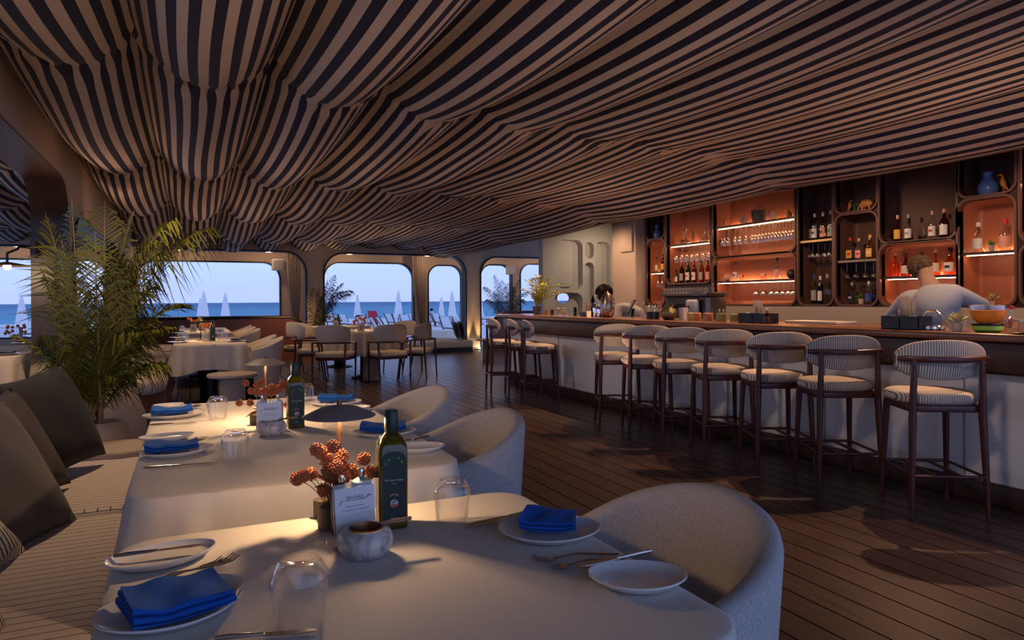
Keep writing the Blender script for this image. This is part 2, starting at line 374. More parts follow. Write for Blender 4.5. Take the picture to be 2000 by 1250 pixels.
# ------------------------------------------------------------------ floor, ground, sea
def deck_mat():
    mt, t, b = _new('dark_decking')
    N = t.nodes.new; L = t.links.new
    tc = N('ShaderNodeTexCoord'); sp = N('ShaderNodeSeparateXYZ'); L(tc.outputs['Object'], sp.inputs[0])
    d = N('ShaderNodeMath'); d.operation = 'DIVIDE'; d.inputs[1].default_value = 0.148; L(sp.outputs['X'], d.inputs[0])
    f = N('ShaderNodeMath'); f.operation = 'FRACT'; L(d.outputs[0], f.inputs[0])
    fl = N('ShaderNodeMath'); fl.operation = 'FLOOR'; L(d.outputs[0], fl.inputs[0])
    l = N('ShaderNodeMath'); l.operation = 'LESS_THAN'; l.inputs[1].default_value = 0.055; L(f.outputs[0], l.inputs[0])
    wn = N('ShaderNodeTexWhiteNoise'); wn.noise_dimensions = '1D'; L(fl.outputs[0], wn.inputs['W'])
    mp = N('ShaderNodeMapping'); mp.inputs['Scale'].default_value = (30, 1.5, 1); L(tc.outputs['Object'], mp.inputs[0])
    nz = N('ShaderNodeTexNoise'); nz.inputs['Scale'].default_value = 2; nz.inputs['Detail'].default_value = 6; L(mp.outputs[0], nz.inputs[0])
    a = N('ShaderNodeMixRGB'); a.inputs[1].default_value = (0.044, 0.022, 0.016, 1); a.inputs[2].default_value = (0.078, 0.040, 0.028, 1); L(nz.outputs[0], a.inputs[0])
    m2 = N('ShaderNodeMixRGB'); m2.blend_type = 'MULTIPLY'; m2.inputs[0].default_value = 0.25; L(a.outputs[0], m2.inputs[1]); L(wn.outputs['Value'], m2.inputs[2])
    m3 = N('ShaderNodeMixRGB'); m3.inputs[2].default_value = (0.004, 0.003, 0.003, 1); L(l.outputs[0], m3.inputs[0]); L(m2.outputs[0], m3.inputs[1])
    L(m3.outputs[0], b.inputs['Base Color']); iv = N('ShaderNodeMath'); iv.operation = 'SUBTRACT'; iv.inputs[0].default_value = 1.0; L(l.outputs[0], iv.inputs[1]); iw = N('ShaderNodeMath'); iw.operation = 'MULTIPLY'; iw.inputs[1].default_value = 0.42; L(iv.outputs[0], iw.inputs[0]); L(iw.outputs[0], b.inputs['Specular IOR Level']); rg = N('ShaderNodeMath'); rg.operation = 'MULTIPLY_ADD'; rg.inputs[1].default_value = 0.22; rg.inputs[2].default_value = 0.26; L(nz.outputs[0], rg.inputs[0]); L(rg.outputs[0], b.inputs['Roughness'])
    bp = N('ShaderNodeBump'); bp.inputs['Strength'].default_value = 0.5; bp.inputs['Distance'].default_value = 0.004; bp.invert = True
    ad = N('ShaderNodeMath'); ad.operation = 'MULTIPLY_ADD'; ad.inputs[1].default_value = 0.25; L(nz.outputs[0], ad.inputs[0]); L(l.outputs[0], ad.inputs[2])
    L(ad.outputs[0], bp.inputs['Height']); L(bp.outputs[0], b.inputs['Normal'])
    return mt
struct(MB().add(box(-7, -3.5, -0.25, 11, 17.2, 0)).obj('floor', deck_mat(), smooth=False), 'dark brown decking boards running towards the sea')
m_sand = mat('white_sand', (0.78, 0.74, 0.70), 0.95, bump=0.4, bscale=1.2, vary=0.06, vscale=0.6)
tag(MB().add(box(-90, 17.2, -0.9, 160, 73, -0.6)).obj('sand', m_sand, smooth=False), 'white beach sand outside the windows', 'sand', kind='structure')
def sea_mat():
    mt, t, b = _new('sea_water'); N = t.nodes.new; L = t.links.new
    tc = N('ShaderNodeTexCoord'); sp = N('ShaderNodeSeparateXYZ'); L(tc.outputs['Object'], sp.inputs[0])
    mr = N('ShaderNodeMapRange'); mr.inputs['From Min'].default_value = 73; mr.inputs['From Max'].default_value = 420; L(sp.outputs['Y'], mr.inputs[0])
    rp = N('ShaderNodeValToRGB'); rp.color_ramp.elements[0].color = (0.10, 0.34, 0.46, 1); rp.color_ramp.elements[1].color = (0.045, 0.17, 0.30, 1)
    L(mr.outputs[0], rp.inputs[0])
    mp = N('ShaderNodeMapping'); mp.inputs['Scale'].default_value = (0.02, 0.12, 1); L(tc.outputs['Object'], mp.inputs[0])
    nz = N('ShaderNodeTexNoise'); nz.inputs['Scale'].default_value = 2; nz.inputs['Detail'].default_value = 6; L(mp.outputs[0], nz.inputs[0])
    mx = N('ShaderNodeMixRGB'); mx.blend_type = 'OVERLAY'; mx.inputs[0].default_value = 0.5; L(rp.outputs[0], mx.inputs[1]); L(nz.outputs[0], mx.inputs[2])
    L(mx.outputs[0], b.inputs['Base Color']); b.inputs['Roughness'].default_value = 0.55; b.inputs['IOR'].default_value = 1.2
    return mt
tag(MB().add(box(-1500, 73, -1.3, 2500, 4000, -0.75)).obj('sea', sea_mat(), smooth=False), 'calm blue sea up to the horizon', 'sea', kind='structure')

# ------------------------------------------------------------------ ceiling: striped cloth gathered in a grid of swags
def cloth_ceiling(name, xs, y0, y1, z0f, sagf, rows, skew, nper=10, seed=1):
    rnd = random.Random(seed)
    NS = 22; ys = []
    yy = y0
    while yy < y1:
        ys.append(yy)
        near = min(abs(yy - r) for r in rows)
        yy += 0.035 if near < 0.30 else 0.11
    ys.append(y1)
    ph = [rnd.uniform(0, 6.28) for _ in range(400)]
    verts = []; uvs = []; cols = []
    for k in range(len(xs) - 1):
        for i in range(NS + 1):
            if i == 0 and k > 0: continue
            cols.append((k, i / NS))
    gx = [xs[k] + (xs[k + 1] - xs[k]) * s for k, s in cols]
    us = []
    for k, s in cols:      # arc length share along the sagging section
        f = lambda q: -0.27 * math.sin(PI * q) ** 0.75
        w_ = xs[k + 1] - xs[k]; L = [0]
        for j in range(40):
            L.append(L[-1] + math.hypot(w_ / 40, f((j + 1) / 40) - f(j / 40)))
        q = s * 40; j = min(39, int(q)); us.append(nper * (k + (L[j] + (L[j + 1] - L[j]) * (q - j)) / L[-1]))
    for y in ys:
        for c, (k, s) in enumerate(cols):
            x = gx[c]; yk = y - skew * (x + 0.25) * (1 if name == 'ceiling' else 0)
            lo = max([r for r in rows if r <= yk], default=rows[0]); hi = min([r for r in rows if r > yk], default=rows[-1])
            if hi == lo: t = 0
            else: t = (yk - lo) / (hi - lo)
            near = min(abs(yk - r) for r in rows)
            A = sagf(x)
            z = z0f(x, y) - A * math.sin(PI * s) ** 0.75 - 0.62 * A * (math.sin(PI * t) ** 0.75) * (0.55 + 0.45 * math.sin(PI * s))
            g = math.exp(-near / 0.13)       # pleats gathered on the seams
            q = k * 9 + s * 9
            wz = math.sin(q * 5.3 + ph[k % 400]) + 0.6 * math.sin(q * 11.7 + ph[(k + 50) % 400] + y * 3)
            z += 0.016 * g * wz
            xx = x + 0.020 * g * math.sin(q * 4.1 + ph[(k + 9) % 400] + yk * 14)
            # long lazy wrinkles
            z += 0.008 * math.sin(3.1 * x + 1.7 * y + 2 * math.sin(y * .9)) * math.sin(PI * s)
            xx += 0.010 * math.sin(2.3 * y + 4 * s + ph[(k + 30) % 400]) * math.sin(PI * s)
            verts.append((xx, y, z)); uvs.append((us[c], y))
    nc = len(cols); f = []
    for j in range(len(ys) - 1):
        for i in range(nc - 1):
            a = j * nc + i; f.append((a, a + nc, a + nc + 1, a + 1))
    me = bpy.data.meshes.new(name); me.from_pydata(verts, [], f); me.materials.append(m_ceil)
    uvl = me.uv_layers.new(name='UVMap')
    for lp in me.loops: uvl.data[lp.index].uv = uvs[lp.vertex_index]
    me.polygons.foreach_set('use_smooth', [True] * len(f))
    o = bpy.data.objects.new(name, me); COL.objects.link(o)
    return struct(o, 'navy and cream striped cloth gathered in swags')
def z_main(x, y):
    z = 2.735 - 0.022 * (x + 0.25)
    if x > 4.9: z -= 0.24 * min(1, (x - 4.9) / 0.75)
    return z - 0.012 * max(0, y - 8)
cloth_ceiling('ceiling', [-1.0, -0.27, 0.47, 1.2, 1.95, 2.7, 3.45, 4.2, 4.95, 5.66], -1.9, 15.55,
              z_main, lambda x: max(0.10, 0.25 - 0.045 * max(0, x - 0.6)), [-2.2, 1.1, 4.4, 7.8, 11.1, 14.4, 17.7], 0.13)
cloth_ceiling('ceiling_terrace', [-4.9, -4.15, -3.4, -2.65, -1.9, -1.17], 0.5, 15.55,
              lambda x, y: 2.66, lambda x: 0.20, [-2.2, 1.1, 4.4, 7.8, 11.1, 14.4, 17.7], 0, seed=5)
struct(MB().add(box(-6.5, -2.0, 2.95, 11, 17.3, 3.05)).obj('roof', m_backwall, smooth=False), 'unseen roof slab above the cloth, added to block sky light')  # unseen slab, put in to keep sky light out from above
struct(MB().add(box(5.68, -1.3, 2.74, 8.4, 12, 2.78)).obj('ceiling_bar', m_backwall, smooth=False), 'dark ceiling strip over the bottle wall')

# ------------------------------------------------------------------ left wall with big openings
def path3(poly, fn): return [fn(p) for p in poly]
rrL = lambda y0, z0, y1, z1, r: rrect(y0, z0, y1, z1, r, 10)
L_open = [rrL(1.9, 0.40, 7.25, 2.28, 0.42), rrL(7.62, 0.02, 13.35, 2.06, 0.36)]
o = struct(filled('wall_left', rrect(-2.4, 0, 15.6, 2.95, 0.001, 1), L_open, 0.20, MYZ(-1.10), m_plaster), 'beige plaster wall with rounded openings')
def rring(poly, w_in, w_out, t0, t1):
    """reveal lining: ring of rectangular section following a rounded outline"""
    a = inset(poly, w_in); b_ = inset(poly, -w_out); n = len(poly)
    v = [(x, y, t) for ring, t in ((a, t0), (b_, t0), (b_, t1), (a, t1)) for x, y in ring]; f = []
    for k in range(4):
        for j in range(n):
            q = k * n + j; r = k * n + (j + 1) % n; q2 = ((k + 1) % 4) * n + j; r2 = ((k + 1) % 4) * n + (j + 1) % n
            f.append([q, r, r2, q2])
    return v, f
for i, pl in enumerate(L_open):
    struct(MB().add(rring(pl, 0.012, 0.0, -0.16, 0.13), MYZ(-1.10)).obj('trim_%d' % (i + 1), m_walnut), 'dark wood lining of a wall opening')

# ------------------------------------------------------------------ window wall, two layers deep
W_open = [rrect(-5.0, 0.55, -1.5, 2.30, 0.40, 10), rrect(-1.1, 0.05, 2.336, 2.308, 0.45, 12), rrect(2.713, -0.6, 6.122, 2.303, 0.45, 12), rrect(6.50, -0.6, 9.9, 2.30, 0.45, 12)]
struct(filled('wall_back', rrect(-6.2, -0.7, 10.6, 2.95, 0.001, 1), W_open, 0.16, MXZ(15.66), m_plaster), 'beige wall of rounded windows facing the beach')
for i, pl in enumerate(W_open):
    struct(MB().add(rring(pl, 0.02, 0.012, -0.11, 0.11), MXZ(15.66)).obj('trim_%d' % (i + 3), m_dark), 'thin dark edge of a rounded window opening')
def outer(px0, px1, ytop, z0=-0.6, r=0.40):
    a = onY(px0, 560, 16.9); b_ = onY(px1, 560, 16.9); t = onY((px0 + px1) / 2, ytop, 16.9)
    return rrect(a.x, z0, b_.x, t.z, r, 12)
O_open = [rrect(-5.4, 0.05, -1.6, 2.12, 0.35, 10), outer(266, 548, 510, 0.05), outer(632, 808, 513), outer(836, 903, 518, r=0.32), outer(938, 1000, 517, r=0.32), outer(1016, 1125, 516, r=0.32)]
struct(filled('wall_outer', rrect(-6.2, -0.7, 10.6, 2.95, 0.001, 1), O_open, 0.12, MXZ(16.96), m_plaster), 'outer beige wall with rounded openings to the beach')
for i, pl in enumerate(O_open):
    struct(MB().add(rring(pl, 0.02, 0.012, -0.08, 0.08), MXZ(16.96)).obj('trim_%d' % (i + 7), m_dark), 'thin dark edge of an outer window opening')
struct(MB().add(box(-6.2, 15.74, 2.36, 10.6, 16.9, 2.42)).obj('ceiling_porch', m_plaster, smooth=False), 'narrow ceiling between the two window walls')
# speaker box high between the walls
sp = MB().add(slab(rrect(1.72, 16.45, 1.96, 16.63, 0.02), 1.93, 2.19, 0.01)).obj('wall_speaker', mat('speaker_white', (0.55, 0.50, 0.45), 0.6)); tag(sp, 'small square white speaker high on the wall behind the left window', 'speaker')
g = MB().add(box(1.74, 16.44, 1.95, 1.94, 16.449, 2.17)).obj('grille', mat('grey_mesh', (0.16, 0.16, 0.16), 0.7), sp, smooth=False)
sp2 = MB().add(slab(rrect(onY(992, 520, 16.7).x, 16.68, onY(1006, 520, 16.7).x, 16.86, 0.02), onY(998, 536, 16.7).z, onY(998, 518, 16.7).z, 0.01)).obj('wall_speaker', mat('speaker_white', (0.55, 0.50, 0.45), 0.6)); tag(sp2, 'small white speaker high in the window right of the lantern', 'speaker')

# dark wood low walls in front of the windows
def lowwall(name, x0, x1, top, y, r, right, label):
    if right: poly = [(x0, 0.0), (x1, 0.0), (x1, top - r)] + [(x1 - r + r * math.cos(R_(a)), top - r + r * math.sin(R_(a))) for a in range(10, 91, 10)] + [(x0, top)]
    else: poly = [(x0, 0.0), (x1, 0.0), (x1, top)] + [(x0 + r + r * math.cos(R_(a)), top - r + r * math.sin(R_(a))) for a in range(90, 181, 10)]
    o = filled(name, poly, [], 0.09, MXZ(y), m_wallwood); struct(o, label)
    cap = MB().add(tube([(p[0], y, p[1]) for p in poly[(2 if right else 2):] + ([] if right else [(x0, 0)])], 0.052, 8)).obj('wall_cap', m_dark, o)
lowwall('wall_low', -0.98, 2.30, 0.865, 15.38, 0.42, True, 'red brown wooden screen wall below the left window')
lowwall('wall_low', 6.62, 9.6, 0.90, 15.2, 0.45, False, 'dark wooden screen wall below the right window')
# pillar trims: thin light tubes beside the windows are uplit
for x, yy in ((6.17, 15.5), (6.44, 15.5), (2.70, 15.52)):
    light('SPOT', (x, yy, 0.05), 60, (1.0, 0.60, 0.28), 0.015, spot=30, blend=0.9, target=(x, yy + 0.05, 1.5), name='pillar_uplight')
for x in (6.17, 6.44):
    o = MB().add(cyl((x, 15.5, 0.0), 0.035, 0.03)).obj('floor_uplight', m_dark); tag(o, 'round floor uplight at the foot of the pillar, %s of the lantern' % ('left' if x < 6.3 else 'right'), 'light')
    MB().add(cyl((x, 15.5, 0.03), 0.026, 0.004)).obj('lens', m_bulb, o)

# curtains tied at the windows
def curtain(x0, x1, y, z0, z1, label, waist=0.5, shift=0.1, group=None):
    rings = []; n = 40
    for k in range(16):
        t = k / 15; z = z0 + (z1 - z0) * t
        wd = 1 - waist * math.exp(-((t - 0.28) / 0.25) ** 2); cx = (x0 + x1) / 2 + shift * (1 - t)
        rings.append([(cx + (x1 - x0) / 2 * wd * (2 * j / n - 1), y + 0.035 * math.sin(j * 1.35) * (0.5 + 0.5 * wd), z) for j in range(n + 1)])
    back = [[(p[0], p[1] + 0.012, p[2]) for p in r] for r in rings]
    full = [r + b_[::-1] for r, b_ in zip(rings, back)]
    o = MB().add(loft(full)).obj('curtain', mat('sheer_beige_curtain', (0.50, 0.42, 0.36), 0.9)); tag(o, label, 'curtain'); return o
curtain(2.02, 2.32, 16.5, 0.02, 2.34, 'beige curtain gathered at the right end of the left window')
curtain(5.05, 5.40, 16.6, 0.02, 2.34, 'beige curtain hanging between the two openings of the middle window', 0.45, 0.12)

# ------------------------------------------------------------------ relief wall and column at the end of the bottle wall
Yr = 10.8
def prr(x0, y0, x1, y1, r, Y=Yr):
    a = onY(x0, y1, Y); b_ = onY(x1, y0, Y); return rrect(a.x, a.z, b_.x, b_.z, min(r, (b_.x - a.x) / 2.01, (b_.z - a.z) / 2.01), 8)
rel = [prr(1087, 470, 1134, 565, 0.12), prr(1139, 474, 1156, 505, 0.09), prr(1139, 513, 1156, 640, 0.09), prr(1160, 474, 1188, 640, 0.10), prr(1192, 478, 1217, 538, 0.1),
       prr(1192, 544, 1215, 640, 0.12), prr(1220, 476, 1250, 507, 0.08), prr(1220, 514, 1250, 640, 0.1), prr(1080, 572, 1134, 640, 0.14)]
wr = struct(filled('wall_relief', rrect(5.68, 0, 7.9, 2.9, 0.02, 2), rel, 0.14, MXZ(Yr), m_plaster2), 'pale grey plaster wall with rounded relief recesses')
holes = [prr(1087, 573, 1112, 592, 0.09, Yr + 0.1), prr(1192, 548, 1200, 568, 0.05, Yr + 0.1), prr(1220, 494, 1240, 504, 0.04, Yr + 0.1)]
o = filled('recess_panel', rrect(5.70, 0, 7.9, 2.9, 0.02, 2), holes, 0.05, MXZ(Yr + 0.10), mat('relief_recess', (0.50, 0.48, 0.44), 0.75), wr)
# stepped half-recess layers give the relief its double edges
for q in ((1087, 470, 1120, 560), (1139, 524, 1149, 640), (1160, 476, 1177, 640), (1192, 480, 1211, 536)):
    pl = prr(*q, 0.09); MB().add(slab(pl, 0, 0.05, 0.012), MXZ(Yr + 0.075)).obj('relief_step', m_plaster2, wr)
c = MB().add(slab(rrect(6.02, 8.42, 6.5, 9.05, 0.03), 0, 2.9, 0.0)).obj('trim_13', m_plaster); struct(c, 'beige column at the end of the bottle wall')
MB().add(slab(rrect(5.985, 8.46, 6.03, 8.78, 0.015), 1.93, 2.33, 0.01)).obj('wall_plate', m_plaster, c)
struct(MB().add(box(7.9, 2.0, 0, 8.0, 12.0, 2.95)).obj('wall_right', m_backwall, smooth=False), 'dark service wall behind the bottle wall')
# ------------------------------------------------------------------ bar counter
def bar_outline(x0, x1, y0, y1, r):
    return [(x1, y0), (x1, y1)] + [(x0 + r + r * math.cos(R_(a)), y1 - r + r * math.sin(R_(a))) for a in range(90, 181, 9)] + [(x0, y0)]
bar = empty('bar_counter', (4.4, 5.5, 0)); tag(bar, 'long bar counter with white front, dark wood apron and polished top', 'bar counter')
def child(o, p):
    o.parent = p; o.matrix_parent_inverse = Matrix.Translation(-Vector(p.location)); return o
child(MB().add(slab(bar_outline(4.22, 4.70, 1.2, 9.4, 0.55), 0.10, 0.80)).obj('front_panel', m_barfront), bar)
for k in range(8):
    child(MB().add(box(4.212, 1.55 + k * 1.0, 0.13, 4.2199, 1.556 + k * 1.0, 0.76)).obj('panel_joint', mat('joint_shadow', (0.30, 0.28, 0.27), 0.8), smooth=False), bar)
child(MB().add(slab(bar_outline(4.19, 4.70, 1.2, 9.45, 0.57), 0.0, 0.125, 0.01)).obj('plinth', m_walnut), bar)
child(MB().add(slab(bar_outline(4.13, 4.72, 1.2, 9.5, 0.60), 0.762, 0.955, 0.02)).obj('apron', m_walnut), bar)
child(MB().add(slab(bar_outline(4.02, 4.80, 1.2, 9.6, 0.66), 0.955, 1.0, 0.015)).obj('counter_top', m_bartop), bar)
# bartenders' side: steel worktop lower than the counter
o = MB().add(box(4.80, 1.4, 0.80, 5.10, 9.0, 0.90)).obj('bar_worktop', mat('worktop_steel', (0.35, 0.34, 0.33), 0.35, 1.0)); tag(o, 'steel work surface behind the bar counter', 'worktop')
MB().add(box(4.82, 1.4, 0.0, 5.10, 9.0, 0.80)).obj('body', m_backwall, o, smooth=False)
o = MB().add(box(5.72, 1.4, 0.0, 6.16, 9.0, 0.86)).obj('back_cabinet', m_walnut, smooth=False); tag(o, 'low dark wooden cabinet running below the bottle niches', 'cabinet')
MB().add(box(5.68, 1.4, 0.86, 6.18, 9.0, 0.90)).obj('worktop', mat('dark_worktop', (0.10, 0.08, 0.07), 0.3), o, smooth=False)

# ------------------------------------------------------------------ bottle wall with niches
NX = 6.2
NICH = dict(A=(8.36, 7.94, 2.10, 2.70, 0), B=(8.36, 7.94, 1.14, 2.07, 1), C=(7.90, 6.985, 1.432, 2.70, 1), D=(6.935, 5.60, 1.75, 2.70, 1), E=(6.935, 5.60, 1.14, 1.725, 1),
            F=(5.545, 5.10, 1.14, 2.70, 0), G=(5.06, 4.585, 2.10, 2.70, 0), H=(5.06, 4.585, 1.14, 2.065, 0), I=(4.545, 3.805, 1.75, 2.70, 0), J=(4.545, 3.805, 1.14, 1.72, 1),
            K=(3.78, 3.325, 2.09, 2.70, 0), L=(3.785, 3.33, 1.14, 2.05, 1), M=(3.28, 2.3, 1.66, 2.70, 1), N=(3.28, 2.3, 1.14, 1.63, 0))
NLAB = dict(A='small dark niche high at the left end of the bottle wall holding a blue vase', B='tall narrow copper lit niche at the left end of the bottle wall', C='copper lit niche with glass decanters and hanging wine glasses',
            D='wide lit niche with a long row of hanging glasses under its shelf', E='wide lit niche with coupe glasses, directly below the long glass row', F='tall dark niche with a brass glass rack, left of the animal figurines',
            G='small dark niche with animal figurines', H='dark niche with bottles below the figurines niche', I='large dark niche with four whisky bottles and a stemmed glass', J='copper lit niche with amber bottles behind the bartender',
            K='small dark niche high at right with a blue vase and orange bird', L='copper lit niche at right with two clear bottles and a succulent', M='copper lit niche cut off by the right edge of the picture', N='dark niche below, at the right edge of the picture')
def npoly(k, d=0.0):
    y1, y0, z0, z1, lit = NICH[k]; return rrect(y0 + d, z0 + d, y1 - d, z1 - d, 0.085, 7)
struct(filled('wall_bar', rrect(1.2, 0.86, 8.44, 2.76, 0.001, 1), [npoly(k) for k in NICH], 0.05, MYZ(NX + 0.025), m_backwall), 'dark brown panel carrying the rounded niches')
struct(MB().add(box(6.17, 1.2, 0.90, 6.199, 8.44, 1.115)).obj('wall_splashback', mat('grey_beige_splashback', (0.42, 0.34, 0.28), 0.5), smooth=False), 'grey beige splashback below the niches')
SHELF = dict(B=(1.60, 1), C=(1.965, 1), D=(2.127, 1), E=(1.421, 1), F=(1.834, 2), H=(1.587, 2), J=(1.40, 1), L=(1.587, 1), M=(2.15, 1))
niche = {}
for k, (y1, y0, z0, z1, lit) in NICH.items():
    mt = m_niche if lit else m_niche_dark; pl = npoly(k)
    rings = [[(a, b_, t) for a, b_ in inset(pl, d)] for d, t in ((-0.001, -0.012), (0.0, 0.0), (0.0, 0.24), (0.012, 0.265), (0.035, 0.278))]
    o = MB().add(loft(rings, False, True), MYZ(NX)).obj('wall_niche', mt); tag(o, NLAB[k], 'niche', 'rounded niches of the bottle wall'); niche[k] = o
    MB().add(rring(pl, 0.0, 0.020, -0.028, 0.004), MYZ(NX)).obj('niche_rim', m_rim, o)
    if k in SHELF:
        sz, ty = SHELF[k]
        if ty == 1:
            MB().add(box(NX + 0.01, y0 + 0.003, sz - 0.012, NX + 0.262, y1 - 0.003, sz + 0.012)).obj('shelf', m_walnut, o, smooth=False)
            MB().add(box(NX + 0.060, y0 + 0.02, sz - 0.018, NX + 0.068, y1 - 0.02, sz - 0.013)).obj('led_strip', m_ledge, o, smooth=False)
            MB().add(box(NX + 0.245, y0 + 0.03, sz + 0.013, NX + 0.253, y1 - 0.03, sz + 0.020)).obj('led_strip', m_ledge, o, smooth=False)
        else:
            MB().add(box(NX + 0.01, y0 + 0.003, sz - 0.008, NX + 0.262, y1 - 0.003, sz + 0.008)).obj('shelf', m_niche_dark, o, smooth=False)
            MB().add(box(NX - 0.004, y0 + 0.003, sz - 0.012, NX + 0.01, y1 - 0.003, sz + 0.012)).obj('shelf_edge', m_brass, o, smooth=False)

# ------------------------------------------------------------------ bottles and glasses in the niches
def tg(nm, c): return thin_glass('glass_' + nm, c)
GL = dict(clear=tg('clear', (0.92, 0.95, 0.93)), amber=tg('amber', (0.86, 0.38, 0.10)), red=tg('red', (0.55, 0.06, 0.04)), brown=tg('brown', (0.45, 0.16, 0.05)),
          green=tg('green', (0.05, 0.28, 0.06)), dark=tg('dark', (0.06, 0.05, 0.05)), gold=tg('gold', (0.85, 0.62, 0.15)), orange=tg('orange', (0.95, 0.40, 0.10)), pale=tg('pale', (0.95, 0.80, 0.55)))
def flat(nm, c, r=0.5): return mat('paint_' + nm, c, r)
LB = dict(white=flat('white', (0.78, 0.74, 0.68)), cream=flat('cream', (0.72, 0.62, 0.45)), yellow=flat('yellow', (0.75, 0.42, 0.06)), red=flat('red', (0.55, 0.03, 0.03)), blue=flat('blue', (0.04, 0.10, 0.38)),
          black=flat('black', (0.015, 0.015, 0.015)), green=flat('green', (0.03, 0.25, 0.06)), grey=flat('grey', (0.35, 0.34, 0.33)), gold=flat('gold', (0.65, 0.42, 0.14)), pink=flat('pink', (0.75, 0.35, 0.28)), none=None)
def bottle(loc, H, R, gl, lb, cap, shape='round', label='', cat='bottle', name='liquor_bottle', lz=(0.12, 0.5), group=None, band=None, face=PI):
    n = 20 if shape != 'square' else 4
    if shape == 'decanter': prof = [(R * .75, 0), (R, .02 * H), (R, .40 * H), (R * .8, .52 * H), (.35 * R, .66 * H), (.28 * R, .9 * H)]
    elif shape == 'flask': prof = [(R * .9, 0), (R, .03 * H), (R * 1.0, .30 * H), (R * .85, .48 * H), (.3 * R, .58 * H), (.25 * R, .90 * H)]
    elif shape == 'tall': prof = [(R * .94, 0), (R, .015 * H), (R, .62 * H), (R * .85, .69 * H), (.38 * R, .76 * H), (.34 * R, .93 * H)]
    else: prof = [(R * .94, 0), (R, .015 * H), (R, .54 * H), (R * .8, .62 * H), (.38 * R, .72 * H), (.33 * R, .92 * H)]
    if shape in ('square', 'slab'):
        rings = []
        for r, z in prof:
            d = 0.6 if shape == 'slab' else 0.95
            rr = max(r, 0.004); rings.append([(x, y, z) for x, y in rrect(-rr * d, -rr, rr * d, rr, rr * 0.4 if r > R * .5 else rr * 0.55, 3)])
        o = MB().add(loft(rings)).obj(name, GL[gl])
    else: o = MB().add(lathe(prof, n)).obj(name, GL[gl])
    o.location = loc; o.rotation_euler = (0, 0, face)
    if label: tag(o, label, cat, group)
    # label on the front side (local +x is turned towards the room)
    if LB.get(lb) is not None:
        z0, z1 = lz[0] * H, lz[1] * H; r2 = R * 1.02; k = 9
        if shape in ('square', 'slab'):
            d = 0.6 if shape == 'slab' else 0.95
            vf = box(r2 * d, -r2 * .78, z0, r2 * d + .002, r2 * .78, z1)
        else:
            ring = lambda z: [(r2 * math.cos(R_(a)), r2 * math.sin(R_(a)), z) for a in [-68 + 136 * i / k for i in range(k + 1)]] + [((r2 - .0015) * math.cos(R_(a)), (r2 - .0015) * math.sin(R_(a)), z) for a in [68 - 136 * i / k for i in range(k + 1)]]
            vf = loft([ring(z0), ring(z1)])
        l = MB().add(vf).obj('label', LB[lb], o)
        if band:
            zc = (z0 + z1) / 2; bx = r2 * (0.6 if shape == 'slab' else 0.96) + .002
            MB().add(box(bx, -R * .42, zc - .1 * (z1 - z0), bx + .0025, R * .42, zc + .16 * (z1 - z0))).obj('emblem', LB[band], l, smooth=False)
    if LB.get(cap) is not None:
        cr = .40 * R if shape not in ('decanter',) else .42 * R
        MB().add(lathe([(cr, .86 * H), (cr, .99 * H), (cr * .8, H)], 12)).obj('cap', LB[cap], o)
    return o
def spot_on(px, k, X=None, low=False):
    """where a thing stands in niche k for an image column"""
    y1, y0, z0, z1, lit = NICH[k]; X = X or NX + 0.13
    z = z0 + 0.002 if (low or k not in SHELF) else SHELF[k][0] + (0.013 if SHELF[k][1] == 1 else 0.009)
    return Vector((X, min(max(onX(px, 500, X).y, y0 + 0.05), y1 - 0.05), z))
